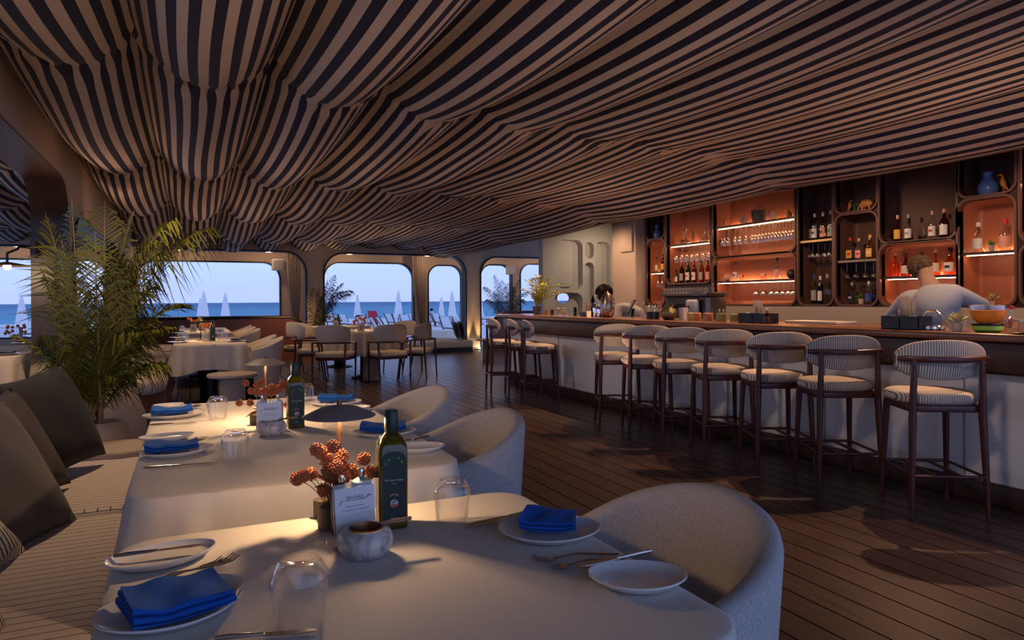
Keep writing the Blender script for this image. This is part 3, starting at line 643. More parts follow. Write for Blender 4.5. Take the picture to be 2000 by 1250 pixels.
BT = [  # niche, low, px, H, R, glass, label, cap, shape, band, wording
 ('B', 0, 1281, .23, .030, 'pale', 'white', 'black', 'flask', None, 'pale milky bottle on the shelf of the leftmost lit niche'),
 ('B', 0, 1295, .26, .030, 'dark', 'yellow', 'black', 'tall', None, 'dark bottle with yellow label at the right of the leftmost lit niche'),
 ('C', 1, 1320, .20, .030, 'brown', 'white', 'black', 'round', None, 'short brown bottle at the left end of the bottom row in the decanter niche'),
 ('C', 1, 1332, .30, .036, 'dark', 'grey', 'red', 'tall', None, 'black bottle with grey label and red cap in the decanter niche'),
 ('C', 1, 1344, .32, .036, 'green', 'white', 'green', 'tall', 'red', 'green bottle with white round label in the decanter niche'),
 ('C', 1, 1356, .31, .036, 'red', 'white', 'red', 'tall', 'red', 'dark red bottle with white label beside the green one'),
 ('C', 1, 1370, .31, .036, 'red', 'grey', 'black', 'tall', None, 'dark red bottle with tall grey label in the decanter niche'),
 ('C', 1, 1383, .30, .036, 'red', 'pink', 'black', 'tall', None, 'bright red bottle at the right end of the row in the decanter niche'),
 ('E', 0, 1437, .25, .034, 'clear', 'white', 'blue', 'tall', 'blue', 'clear bottle with blue cap at the left of the coupe niche'),
 ('E', 0, 1518, .26, .034, 'clear', 'pink', 'black', 'tall', None, 'clear bottle with black cap at the right of the coupe niche'),
 ('F', 0, 1577, .30, .030, 'dark', 'grey', 'black', 'flask', None, 'slim dark bottle at the left of the upper row of the tall dark niche'),
 ('F', 0, 1592, .31, .036, 'clear', 'white', 'white', 'tall', 'black', 'bottle with white label and white cap, second in the tall dark niche'),
 ('F', 0, 1608, .31, .036, 'gold', 'pink', 'white', 'tall', 'black', 'bottle with peach label, third in the tall dark niche'),
 ('F', 0, 1623, .32, .036, 'clear', 'grey', 'grey', 'tall', 'green', 'bottle with greenish grey label, rightmost in the upper row of the tall dark niche'),
 ('F', 1, 1590, .33, .038, 'clear', 'grey', 'blue', 'tall', None, 'clear bottle with blue cap at the bottom of the tall dark niche'),
 ('F', 1, 1602, .31, .030, 'dark', 'white', 'white', 'tall', None, 'narrow dark bottle with white label at the bottom of the tall dark niche'),
 ('F', 1, 1616, .33, .040, 'clear', 'none', 'grey', 'tall', None, 'frosted bottle with grey cap at the bottom of the tall dark niche'),
 ('H', 0, 1661, .25, .042, 'clear', 'yellow', 'red', 'slab', 'red', 'square tequila style bottle with red cap below the figurines'),
 ('H', 0, 1678, .235, .038, 'clear', 'pink', 'gold', 'slab', 'red', 'short bottle with gold cap below the figurines'),
 ('H', 0, 1700, .26, .042, 'gold', 'yellow', 'yellow', 'slab', 'white', 'bottle with yellow label and cork cap below the figurines'),
 ('H', 1, 1664, .23, .038, 'clear', 'black', 'grey', 'tall', 'white', 'bottle with a white cross on black label beside a succulent'),
 ('H', 1, 1697, .235, .036, 'clear', 'blue', 'white', 'tall', None, 'bottle with blue label and white cap beside a succulent'),
 ('H', 1, 1709, .20, .028, 'dark', 'none', 'black', 'tall', None, 'thin dark bottle in the lower right corner below the figurines'),
 ('I', 0, 1754, .27, .036, 'amber', 'yellow', 'pink', 'flask', None, 'bottle with orange label at the left of the large dark niche'),
 ('I', 0, 1775, .265, .037, 'clear', 'white', 'grey', 'round', 'grey', 'bottle with white label, second in the large dark niche'),
 ('I', 0, 1822, .27, .036, 'clear', 'white', 'pink', 'round', 'red', 'bottle with white and red label right of the stemmed glass'),
 ('I', 0, 1845, .275, .040, 'brown', 'white', 'pink', 'round', None, 'whisky bottle with pale label at the right of the large dark niche'),
 ('J', 0, 1744, .245, .044, 'orange', 'none', 'gold', 'decanter', None, 'orange pumpkin shaped bottle at the left behind the bartender'),
 ('J', 0, 1769, .225, .042, 'red', 'cream', 'black', 'decanter', None, 'dark red decanter bottle with cream label left of the bartender'),
 ('J', 0, 1800, .225, .042, 'brown', 'none', 'black', 'decanter', None, 'bottle with black stopper directly behind the head of the bartender'),
 ('J', 0, 1828, .25, .044, 'amber', 'cream', 'gold', 'flask', None, 'amber bottle with gold cap right of the head of the bartender'),
 ('J', 0, 1856, .25, .050, 'amber', 'white', 'black', 'decanter', 'black', 'wide amber bottle with white and black label at the right behind the bartender'),
 ('L', 0, 1911, .27, .046, 'clear', 'white', 'white', 'round', None, 'clear bottle with white label left of the niche succulent'),
 ('L', 0, 1964, .275, .048, 'clear', 'pink', 'red', 'round', None, 'clear bottle with red stopper right of the niche succulent'),
]
for (k, low, px, H, R, gl, lb, cap, shp, band, txt) in BT:
    bottle(spot_on(px, k, low=low), H, R, gl, lb, cap, shp, txt, band=band, group='bottles in the niches of the bar wall', lz=(0.12, 0.46))
# hanging glasses
def wine_glass(L=0.21, R=0.036, foot=0.033, bowl=0.5, coupe=False):
    zs = L * (1 - bowl)
    if coupe: pr = [(foot, 0), (foot, -.003), (.004, -.008), (.0035, -zs), (R * .5, -zs - .01), (R, -zs - .035), (R * 1.02, -L), (R, -L), (R * .97, -zs - .037), (R * .45, -zs - .014), (.001, -zs - .008)]
    else: pr = [(foot, 0), (foot, -.003), (.004, -.008), (.0035, -zs), (R * .7, -zs - .02), (R, -zs - .05), (R * .82, -L), (R * .80, -L), (R * .96, -zs - .05), (R * .66, -zs - .024), (.001, -zs - .008)]
    return MB().add(lathe(pr, 16, cap0=False, cap1=False))
gm = thin_glass('bright_glass', (0.95, 0.94, 0.93), 0.14, 1.0, 1.3, 0.10)
def hang_row(k, pxs, mb, label, group, dz=0.014, X=None):
    first = None
    for i, px in enumerate(pxs):
        y = min(max(onX(px, 470, (X or NX + 0.10)).y, NICH[k][1] + .04), NICH[k][0] - .04)
        o = mb.obj('wine_glass', gm) if first is None else dup(first)
        first = first or o
        o.location = ((X or NX + 0.10), y, SHELF[k][0] - dz)
        tag(o, label % ORD[i], 'glass', group)
hang_row('D', [1407 + 7.9 * i for i in range(3)] + [1437, 1446, 1458] + [1470 + 6.6 * i for i in range(13)], wine_glass(.21, .034), '%s upside-down stemmed glass from the left in the long row of the wide lit niche', 'glasses hanging in the wide lit niche', .022)
hang_row('C', [1322, 1333, 1343, 1353, 1363, 1374, 1385], wine_glass(.22, .044), '%s large upside-down wine glass from the left below the decanters', 'glasses hanging below the decanters', .022)
hang_row('E', [1478, 1492, 1508, 1519, 1530, 1541, 1550], wine_glass(.15, .048, coupe=True, bowl=.38), '%s hanging coupe glass from the left in the lower wide lit niche', 'coupes hanging in the lower wide niche', .022)
hang_row('F', [1579, 1588, 1598, 1611, 1621], wine_glass(.16, .032, bowl=.4), '%s stemmed glass from the left under the brass rack of the tall dark niche', 'glasses hanging in the tall dark niche', .012)
hang_row('H', [1653, 1672, 1690, 1706], wine_glass(.16, .034, bowl=.4), '%s stemmed glass from the left under the brass rack below the figurines', 'glasses hanging in the niche below the figurines', .012)
hang_row('B', [1285, 1293], wine_glass(.20, .036), '%s wine glass from the left hanging in the leftmost lit niche', 'glasses hanging in the leftmost lit niche', .022)
# decanters with wide base
for px, nm in ((1338, 'left'), (1378, 'right')):
    o = MB().add(lathe([(.085, 0), (.10, .012), (.09, .03), (.03, .075), (.016, .10), (.018, .16), (.045, .22), (.043, .22), (.015, .16), (.013, .10), (.027, .078), (.085, .03), (.0, .01)], 24, cap0=True, cap1=False)).obj('glass_decanter', gm)
    o.location = spot_on(px, 'C', NX + .14); tag(o, 'wide based clear glass decanter, the %s one above the hanging glasses' % nm, 'decanter')
def blob(path, rad, n=10): return tube(path, rad, n)
def bird(px, k, H, mt, label, low=False, face=1):
    b_ = spot_on(px, k, low=low); s = H / 0.2
    mb = MB().add(tube([(0, .01, .055), (0, .0, .075), (0, -.008, .10), (0, -.012, .13), (0, -.01, .155), (0, -.016, .172), (0, -.03, .182), (0, -.042, .18)], [.006, .022, .026, .020, .010, .009, .013, .006], 12))
    mb.add(tube([(0, -.04, .18), (0, -.062, .176), (0, -.08, .17)], [.005, .003, .001], 6))
    for d in (-.008, .008): mb.add(tube([(d, 0, .06), (d, .004, .0)], .0022, 5))
    mb.add(tube([(0, .015, .06), (0, .034, .03)], [.012, .003], 6)).add(cyl((0, 0, -.0), .022, .004, 12))
    o = mb.obj('bird_figurine', mt); o.location = b_; o.scale = (s * 1.1, s * face, s); tag(o, label, 'figurine'); return o
m_bird = mat('carved_orange_wood', (0.42, 0.17, 0.05), 0.5)
bird(1353, 'C', .22, m_bird, 'slender carved bird figurine between the two decanters', face=-1)
bird(1962, 'K', .185, mat('orange_lacquer', (0.62, 0.26, 0.05), 0.4), 'orange bird figurine beside the blue vase in the upper right niche', face=-1)
bird(1411, 'D', .13, m_bird, 'small dark bird figurine at the left of the top shelf above the glass row')
bird(1658, 'G', .15, mat('orange_lacquer', (0.62, 0.26, 0.05), 0.4), 'upright orange bird figurine at the left in the figurines niche')
o = MB().add(lathe([(.022, 0), (.026, .03), (.015, .08), (.010, .12), (.006, .15)], 12)).obj('carved_figurine', m_bird); o.location = spot_on(1319, 'C'); tag(o, 'small pointed wooden figurine left of the decanters', 'figurine')
def vase(px, k, H, R, label, mt):
    o = MB().add(lathe([(R * .75, 0), (R, H * .22), (R, H * .45), (R * .55, H * .70), (R * .50, H * .80), (R * .62, H), (R * .55, H), (R * .42, H * .8), (R * .4, H * .7), (.01, H * .6)], 24, cap1=False)).obj('blue_vase', mt)
    o.location = spot_on(px, k); tag(o, label, 'vase')
m_bluev = mat('blue_glaze', (0.08, 0.16, 0.42), 0.3)
vase(1284, 'A', .215, .058, 'blue vase in the small dark niche at the far left end', m_bluev)
vase(1931, 'K', .205, .080, 'wide blue vase in the upper right niche', m_bluev)
o = MB().add(tube([(0, 0, .06), (0, -.035, .08), (0, -.09, .08), (0, -.13, .07)], [.03, .045, .042, .02], 12)).add(tube([(0, 0, .065), (0, .03, .05), (0, .045, .03)], [.02, .015, .006], 8))
for a, b_ in ((-.02, -.025), (.02, -.025), (-.02, -.105), (.02, -.105)): o.add(tube([(a, b_, .06), (a, b_, 0)], .009, 6))
o = o.obj('bull_figurine', mat('orange_lacquer', (0.62, 0.26, 0.05), 0.4)); o.location = spot_on(1690, 'G') + Vector((0, .04, 0)); tag(o, 'orange four legged animal figurine at the right in the figurines niche', 'figurine')
o = MB().add(tube([(0, .04, .08), (0, 0, .085), (0, -.05, .08)], [.015, .03, .022], 10)).add(tube([(0, .045, .09), (0, .06, .11)], [.012, .01], 6))
for b_ in (-.04, .02): o.add(tube([(-.012, b_, .07), (-.012, b_, 0)], .008, 6)).add(tube([(.012, b_, .07), (.012, b_, 0)], .008, 6))
o = o.obj('animal_figurine', mat('dark_green_lacquer', (0.05, 0.07, 0.04), 0.5)); o.location = spot_on(1673, 'G'); tag(o, 'dark green animal figurine between the two orange ones', 'figurine')
# woven basket, plates and swan on the top shelf of the wide niche
o = MB().add(lathe([(.075, 0), (.085, .06), (.095, .15), (.090, .15), (.078, .06), (.07, .01)], 28, cap1=True)).add(tube([(0, .09 * math.cos(R_(a)), .15 + .06 * math.sin(R_(a))) for a in range(0, 181, 15)], .004, 6)).obj('woven_basket', stripes('basket_weave', (0.03, 0.03, 0.035), (0.10, 0.09, 0.08), 0.012, 0.35, 'Z', 0.8)); o.location = spot_on(1483, 'D', NX + .14)
tag(o, 'dark woven basket on the top shelf above the glass row', 'basket')
for px, nm in ((1452, 'left'), (1508, 'right')):
    M = TR(0, 0, .058, ry=R_(80))
    o = MB().add(lathe([(.0, .0), (.055, .003), (.062, .012), (.058, .012), (.05, .008), (0, .006)], 24, cap0=False, cap1=False), M).obj('cut_glass_plate', mat('frosted_cut_glass', (0.75, 0.6, 0.5), 0.2, trans=0.5, vary=0.3, vscale=60)); o.location = spot_on(px, 'D', NX + .15)
    tag(o, 'round cut glass plate standing %s of the dark basket' % nm, 'plate')
o = MB().add(tube([(0, .05, .05), (0, .06, .09), (0, .03, .105), (0, .0, .09), (0, -.01, .05)], [.004, .006, .006, .012, .03], 8)).add(sphere((0, -.02, .04), .038, sz=1.0)).obj('swan_figurine', m_bird); o.location = spot_on(1540, 'D'); tag(o, 'dark carved swan figurine at the right end of the top shelf', 'figurine')
# coupe niche ornaments
o = MB().add(sphere((0, 0, .048), .05)).obj('dotted_ball', mat('pale_coral', (0.62, 0.36, 0.22), 0.6, bump=0.8, bscale=90)); o.location = spot_on(1421, 'E'); tag(o, 'pale textured ball at the left of the coupe niche shelf', 'ornament')
o = MB().add(sphere((0, 0, .056), .058)).obj('dark_ball_ornament', mat('black_ornament', (0.02, 0.02, 0.025), 0.35, vary=0.6, vscale=40)); o.location = spot_on(1546, 'E'); tag(o, 'black ball ornament at the right of the coupe niche shelf', 'ornament')
for px, s in ((1451, 'left'), (1495, 'right')):
    for j, (dy, hh, cap) in enumerate(((0, .045, 'black'), (-.035, .055, 'white'), (-.07, .05, 'white'))):
        o = MB().add(cyl((0, 0, 0), .015, hh, 12)).obj('small_bitters_bottle', GL['pale']); MB().add(lathe([(.006, hh), (.006, hh + .025)], 8)).obj('cap', LB[cap], o)
        o.location = spot_on(px, 'E') + Vector((0, -dy * 1.0, 0)); tag(o, 'tiny bitters bottle, %s in the %s trio on the coupe niche shelf' % (('rightmost', 'middle', 'leftmost')[j], s), 'bottle', 'tiny bitters bottles')
# stemmed glass lying + upright in the large dark niche
o = MB().add(lathe([(.04, 0), (.004, .008), (.004, .06), (.03, .16), (.028, .16), (.004, .07)], 16, cap1=False)).obj('cocktail_glass', gm); o.location = spot_on(1804, 'I'); tag(o, 'upright stemmed cocktail glass in the large dark niche', 'glass')
def succulent(loc, pot_r, pot_h, R, n, mt, potm, label, blade=.012, name='succulent_plant'):
    p = MB().add(lathe([(pot_r * .8, 0), (pot_r, pot_h), (pot_r * .86, pot_h), (pot_r * .82, pot_h * .85)], 16)).obj(name, potm); p.location = loc; tag(p, label, 'plant')
    mb = MB(); rnd = random.Random(int(loc[1] * 100))
    for i in range(n):
        a = i * 2.4; el = R_(25 + 60 * (i / n)) ; L = R * rnd.uniform(.8, 1.1)
        d = Vector((math.cos(a) * math.cos(el), math.sin(a) * math.cos(el), math.sin(el))); b0 = Vector((0, 0, pot_h * .85))
        mb.add(tube([b0, b0 + d * L * .4 + Vector((0, 0, .1 * L)), b0 + d * L], [blade * .6, blade, .0008], 5, flat=.35))
    mb.obj('leaves', mt, p); return p
m_succ = mat('green_succulent', (0.16, 0.25, 0.06), 0.5); m_succ2 = mat('pale_succulent', (0.55, 0.52, 0.28), 0.5)
m_pot = mat('beige_pot', (0.55, 0.42, 0.33), 0.7)
succulent(spot_on(1682, 'H', low=True), .030, .055, .075, 22, m_succ, m_pot, 'small green succulent in a beige pot at the bottom of the niche below the figurines')
succulent(spot_on(1937, 'L'), .024, .055, .06, 18, m_succ, mat('grey_pot', (0.35, 0.32, 0.3), 0.7), 'small succulent in a grey pot between the two clear bottles')
succulent(spot_on(1940, 'L', low=True), .02, .03, .09, 16, m_succ2, m_pot, 'pale spiky air plant at the bottom of the right lit niche')

# ------------------------------------------------------------------ things on the bar counter
CT = 1.0012
def cpos(px, by, zz=CT, X=None):
    return onZ(px, by, zz) if X is None else Vector((X, onX(px, by, X).y, zz))
def on_counter(px, X=4.5): return Vector((X, onX(px, 600, X).y, CT))
# potted plant on the counter
def palm_leaf_mb(mb, pts, wmax, n, droop=0.4, lw=0.010, seed=0, mi=0, v=0.5):
    """pinnate frond: rachis through pts with long narrow leaflets"""
    rnd = random.Random(seed); P = [Vector(p) for p in pts]; N = len(P)
    mb.add(tube(P, [0.006 * (1 - i / N) * (lw / .010) + .0015 for i in range(N)], 5), mi=1)
    for i in range(n):
        t = 0.16 + 0.84 * i / n; q = t * (N - 1); j = min(N - 2, int(q)); c = P[j].lerp(P[j + 1], q - j); tan = (P[j + 1] - P[j]).normalized()
        side = tan.cross(Vector((0, 0, 1)));
        if side.length < .05: side = Vector((1, 0, 0))
        side.normalize(); up = side.cross(tan).normalized()
        L = wmax * (math.sin(PI * min(1, t * .9 + .12)) ** .7) * rnd.uniform(.85, 1.1)
        for s in (-1, 1):
            d = (side * s * rnd.uniform(.75, 1) + tan * rnd.uniform(.5, .9) + up * v * rnd.uniform(.2, 1)).normalized()
            mid = c + d * L * .5; tip = c + d * L - Vector((0, 0, droop * L * rnd.uniform(.4, 1.1)))
            nrm = d.cross(tan).normalized() * 0.0006; wv = tan * lw * .5
            a0, a1, b0, b1 = c - wv * .5, c + wv * .5, mid - wv, mid + wv
            mb.add(([a0 + nrm, a1 + nrm, b1 + nrm, tip, b0 + nrm, a0 - nrm, a1 - nrm, b1 - nrm, b0 - nrm], [[0, 1, 2, 3, 4], [6, 5, 8, 3, 7], [0, 4, 8, 5], [1, 6, 7, 2]]), mi=mi)
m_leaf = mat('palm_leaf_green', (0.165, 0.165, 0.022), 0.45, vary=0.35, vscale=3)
m_leafy = mat('yellow_green_leaf', (0.40, 0.42, 0.06), 0.5, vary=0.2, vscale=6)
m_stem = mat('palm_stem', (0.30, 0.21, 0.07), 0.5)
pp = on_counter(1048, 4.55)
o = MB().add(lathe([(.045, 0), (.062, .11), (.066, .115), (.056, .115), (.05, .10)], 20)).obj('potted_palm', mat('dusty_clay', (0.26, 0.17, 0.14), 0.8)); o.location = pp; tag(o, 'small yellow green palm in a clay pot at the far end of the counter', 'plant')
mb = MB()
for i, (dx, dy, h) in enumerate(((.28, -.40, .34), (.12, -.3, .42), (-.14, .1, .40), (.06, .02, .46), (-.22, .1, .26), (.32, -.2, .24), (.0, -.36, .28), (-.1, -.15, .42), (.2, .1, .36), (.38, -.5, .22))):
    palm_leaf_mb(mb, bez((0, 0, .10), (dx * .15, dy * .15, .10 + h * .9), (dx, dy, .10 + h), 8), .17, 13, .35, .014, i)
mb.obj('fronds', [m_leafy, m_leafy], o)
# storage jars
def jar(px, R, H, gl, label, lid='white', X=4.5, fill=None, fh=.7):
    o = MB().add(lathe([(R * .92, 0), (R, .01), (R, H * .82), (R * .8, H * .9), (R * .8, H)], 18)).obj('glass_jar', GL[gl]); o.location = on_counter(px, X); tag(o, label, 'jar', 'jars standing along the counter')
    if fill is not None: MB().add(lathe([(R * .85, .004), (R * .92, .012), (R * .92, H * fh * .95), (R * .5, H * fh)], 14)).obj('contents', fill, o)
    if lid and LB[lid]: MB().add(cyl((0, 0, H), R * .84, .012, 16)).obj('lid', LB[lid], o)
    return o
c_or = mat('dried_orange_slices', (0.62, 0.24, 0.05), 0.7, vary=0.5, vscale=60); c_gr = mat('dried_herbs', (0.30, 0.28, 0.06), 0.8, vary=0.5, vscale=70); c_yl = mat('dried_lemon', (0.70, 0.46, 0.12), 0.7, vary=0.4, vscale=60)
for px, R, H, gl, lid, fl, tx in ((1066, .03, .08, 'pale', 'cream', c_yl, 'small jar of pale contents right of the counter palm'), (1078, .026, .07, 'red', 'red', None, 'short red jar, second from the counter palm'), (1090, .028, .085, 'clear', 'white', None, 'clear jar with white lid, third from the counter palm'),
                                  (1101, .028, .09, 'clear', 'white', c_yl, 'clear jar of pale contents, fourth from the counter palm'), (1112, .026, .08, 'clear', 'grey', None, 'clear jar with grey lid, fifth from the counter palm'), (1123, .024, .10, 'dark', 'black', None, 'dark bottle shaped jar left of the straw caddy')):
    jar(px, R, H, gl, tx, lid, 4.52, fl)
for px, R, H, fl, tx in ((1349, .037, .085, c_yl, 'glass jar of dried lemon slices, leftmost beside the paper holder'), (1362, .038, .085, c_or, 'glass jar of candied peel, second beside the paper holder'), (1383, .048, .085, c_or, 'wide glass jar of dried orange slices'),
                          (1409, .047, .085, c_gr, 'wide glass jar of green herbs below two stoppers'), (1434, .042, .08, c_gr, 'glass jar of herbs left of the black caddy')):
    jar(px, R, H, 'clear', tx, None, 4.35, fl, .85)
def straws(mb, c, R, H, n, seed, mi=0):
    rnd = random.Random(seed)
    for i in range(n):
        a = rnd.uniform(0, 6.28); r = R * math.sqrt(rnd.random()) * .8; x, y = c[0] + r * math.cos(a), c[1] + r * math.sin(a)
        mb.add(tube([(x, y, c[2]), (x + r * .35 * math.cos(a), y + r * .35 * math.sin(a), c[2] + H * rnd.uniform(.9, 1.05))], .0028, 6), mi=mi)
m_paper = mat('paper_straws', (0.72, 0.60, 0.44), 0.8)
def caddy(px0, px1, X, H, label, sH, sR, sx=0.0, n=26, dx=.13):
    a = onX(px0, 630, X).y; b_ = onX(px1, 630, X).y; w_ = abs(a - b_); o = empty('bar_caddy', ((X), (a + b_) / 2, CT)); tag(o, label, 'caddy')
    t = .004
    mb = MB().add(box(0, -w_ / 2, 0, t, w_ / 2, H)).add(box(dx, -w_ / 2, 0, dx + t, w_ / 2, H)).add(box(0, -w_ / 2, 0, dx, -w_ / 2 + t, H)).add(box(0, w_ / 2 - t, 0, dx, w_ / 2, H)).add(box(0, -w_ / 2, 0, dx, w_ / 2, t)).add(box(0, -t, 0, dx, t, H * .8))
    mb.obj('tray', m_black, o, smooth=False)
    for yy in (-w_ * .27, w_ * .27): MB().add(box(.03, yy - .02, .01, .05, yy + .02, H * 1.05)).obj('napkins', LB['white'], o, smooth=False)
    gl = MB().add(lathe([(sR * .7, .01), (sR, .13), (sR * .96, .13), (sR * .66, .015)], 18, (dx / 2 + .01, sx, 0), cap1=False)).obj('straw_glass', gm, o)
    st = MB(); straws(st, (dx / 2 + .01, sx, .02), sR * .95, sH, n, int(px0)); st.obj('straws', m_paper, o); return o
caddy(1133, 1150, 4.42, .05, 'small dark caddy with paper straws left of the steel pitcher', .15, .035, n=16, dx=.09)
caddy(1442, 1497, 4.25, .080, 'black caddy with white straws between the jars and the orange bottle', .165, .042)
caddy(1721, 1794, 4.10, .085, 'large black caddy with straws in front of the bartender', .185, .052, n=34)
# pitcher, shakers
pt = MB().add(lathe([(.055, 0), (.075, .02), (.085, .10), (.08, .19), (.062, .24), (.055, .26), (.05, .27), (.02, .285), (.012, .30), (.006, .31)], 28)).obj('steel_pitcher', mat('warm_steel', (0.42, 0.34, 0.26), 0.28, 1.0)); pt.location = on_counter(1186, 4.45)
tag(pt, 'large polished steel pitcher standing in front of the bending bartender', 'pitcher')
MB().add(tube([(.0, -.075, .20), (.0, -.125, .19), (.0, -.13, .10), (.0, -.085, .04)], .007, 8)).obj('handle', m_chrome, pt)
for px, hh, tx in ((1163, .17, 'slim steel cocktail shaker, left of two beside the pitcher'), (1171, .15, 'short steel cocktail shaker, right of two beside the pitcher')):
    o = MB().add(lathe([(.026, 0), (.036, hh * .6), (.030, hh * .75), (.016, hh * .85), (.016, hh)], 20)).obj('cocktail_shaker', m_chrome); o.location = on_counter(px, 4.40); tag(o, tx, 'shaker')
o = MB().add(lathe([(.026, 0), (.028, .07), (.026, .07), (.024, .01)], 16)).obj('candle_cup', mat('cream_wax', (0.75, 0.62, 0.45), 0.5, emit=(1, .6, .3), es=.3)); o.location = on_counter(1150, 4.3); tag(o, 'small cream cup on the counter left of the shakers', 'cup')
bottle(on_counter(1158, 4.6), .30, .028, 'dark', 'none', 'gold', 'tall', 'slender ornate bottle rising behind the shakers')
# till screen
o = MB().add(slab(rrect(-.13, -.10, .13, .10, .01), 0, .012, .003), TR(0, 0, .18, rz=-PI / 2 - .5, rx=R_(62))).obj('till_screen', m_black); o.location = (5.0, onX(1233, 590, 5.0).y, .93); tag(o, 'black till screen tilted on its stand behind the counter', 'screen')
MB().add(tube([(0, 0, 0), (0.03, 0, .16)], .018, 8)).add(slab(rrect(-.08, -.08, .08, .08, .02), -.03, 0.01, .003)).obj('stand', m_black, o)
MB().add(slab(rrect(-.115, -.085, .115, .085, .004), .0125, .0135), TR(0, 0, .18, rz=-PI / 2 - .5, rx=R_(62))).obj('display', mat('dim_screen', (0.25, 0.18, 0.14), 0.3), o)
for px, tx in ((1257, 'clear bottle with a chrome ball stopper left of the bronze pot'), (1269, 'steel topped bottle with black sleeve left of the bronze pot'), (1281, 'second black sleeved bottle left of the bronze pot')):
    o = MB().add(lathe([(.030, 0), (.032, .01), (.032, .10), (.014, .13), (.014, .145)], 18)).obj('dispenser_bottle', GL['clear']); o.location = on_counter(px, 4.36); tag(o, tx, 'bottle')
    MB().add(sphere((0, 0, .158), .017) if px == 1257 else lathe([(.02, .11), (.018, .15), (.008, .165)], 12)).obj('stopper', m_chrome, o)
    if px != 1257: MB().add(lathe([(.0325, 0), (.0345, .002), (.0345, .075), (.0325, .075)], 18)).obj('sleeve', m_black, o)
o = MB().add(lathe([(.030, 0), (.042, .12), (.04, .12), (.028, .005)], 18, cap1=False)).obj('straw_cup', GL['clear']); o.location = on_counter(1290, 4.75) + Vector((-.03, 0, 0)); tag(o, 'clear cup with red straws behind the bronze pot', 'cup')
st = MB(); straws(st, (0, 0, .01), .034, .17, 14, 5); st.obj('straws', LB['pink'], o)
bp = MB().add(lathe([(.045, 0), (.075, .03), (.088, .06), (.082, .085), (.045, .125), (.04, .14), (.055, .152), (.05, .152), (.034, .14), (.03, .13)], 28)).obj('bronze_pot', mat('hammered_bronze', (0.30, 0.24, 0.12), 0.28, 1.0, bump=0.9, bscale=70)); bp.location = on_counter(1306, 4.32); tag(bp, 'round hammered bronze pot with a narrow neck on the counter', 'pot')
o = MB().add(box(-.03, -.035, 0, .03, .035, .12)).obj('napkin_holder', LB['white'], smooth=False); o.location = on_counter(1335, 4.42); tag(o, 'white paper napkin holder right of the bronze pot', 'holder')
# coffee machine with cups on the back worktop
cm = empty('coffee_machine', (5.35, onX(1332, 590, 5.35).y, .90)); tag(cm, 'dark coffee machine with a white side and a row of cups on top', 'coffee machine')
MB().add(slab(rrect(-.02, -.42, .34, .42, .04), .34, .385, .012)).add(slab(rrect(.05, -.40, .34, .40, .04), .0, .34, .02)).obj('body', mat('machine_dark_steel', (0.25, 0.22, 0.20), 0.3, 0.8), cm)
MB().add(slab(rrect(-.06, -.30, .02, -.12, .03), .12, .30, .03)).obj('side_cover', LB['white'], cm)
for yy in (-.2, .05, .28): MB().add(lathe([(.03, 0), (.03, .05)], 14, (-.01, yy, .20))).add(tube([(-.03, yy, .22), (-.13, yy, .20)], .012, 8)).obj('portafilter', m_black, cm)
first = None
for j in range(14):
    for r_ in range(2):
        if first is None:
            first = MB().add(lathe([(.018, 0), (.032, .055), (.030, .055), (.016, .006)], 14, cap1=False)).obj('coffee_cup', LB['cream'])
            o = first
        else: o = dup(first)
        o.location = (5.40 + r_ * .09, cm.location.y + .37 - j * .057, .90 + .386); tag(o, 'cream cup on the coffee machine, %s from the left in the %s row' % (ORD[j], ('front', 'rear')[r_]), 'cup', 'cups on the coffee machine')
bottle(on_counter(1498, 4.25), .125, .026, 'orange', 'none', 'white', 'round', 'small bottle of orange juice right of the black caddy')
for j, px in enumerate((1405, 1413)): bottle(Vector((5.0, onX(px, 600, 5.0).y, .90)), .20, .022, 'clear', 'none', 'white', 'tall', 'clear bottle with white stopper behind the jars, %s of the pair' % ('left' if j == 0 else 'right'))
for j, px in enumerate((1527, 1538, 1550)):
    o = MB().add(lathe([(.030, 0), (.036, .01), (.036, .075), (.034, .078), (.032, .01)], 18)).obj('copper_mug', m_copper); o.location = (4.95, onX(px, 628, 4.95).y, .90); tag(o, 'copper mug behind the counter, %s of three' % ('leftmost', 'middle', 'rightmost')[j], 'mug')
    MB().add(tube([(0, -.034, .06), (-.02, -.055, .05), (-.02, -.055, .03), (0, -.034, .02)], .004, 6)).obj('handle', m_copper, o)
o = MB().add(slab(rrect(4.50, onX(1655, 630, 4.62).y, 4.74, onX(1553, 630, 4.62).y, .01), CT, CT + .02, .004)).obj('bar_mat', mat('pale_bar_mat', (0.58, 0.50, 0.42), 0.6)); tag(o, 'long pale bar mat lying on the counter', 'mat')
first = None
for j in range(9):
    o = MB().add(lathe([(.026, 0), (.032, .075), (.030, .075), (.024, .006)], 14, cap1=False)).obj('tumbler', gm) if first is None else dup(first); first = first or o
    o.location = (4.95 + .04 * (j % 2), onX(1628 + j * 11.5, 630, 4.95).y, .90 + .0); tag(o, 'clean tumbler left of the large black caddy, %s in its row' % ORD[j], 'glass', 'tumblers behind the counter')
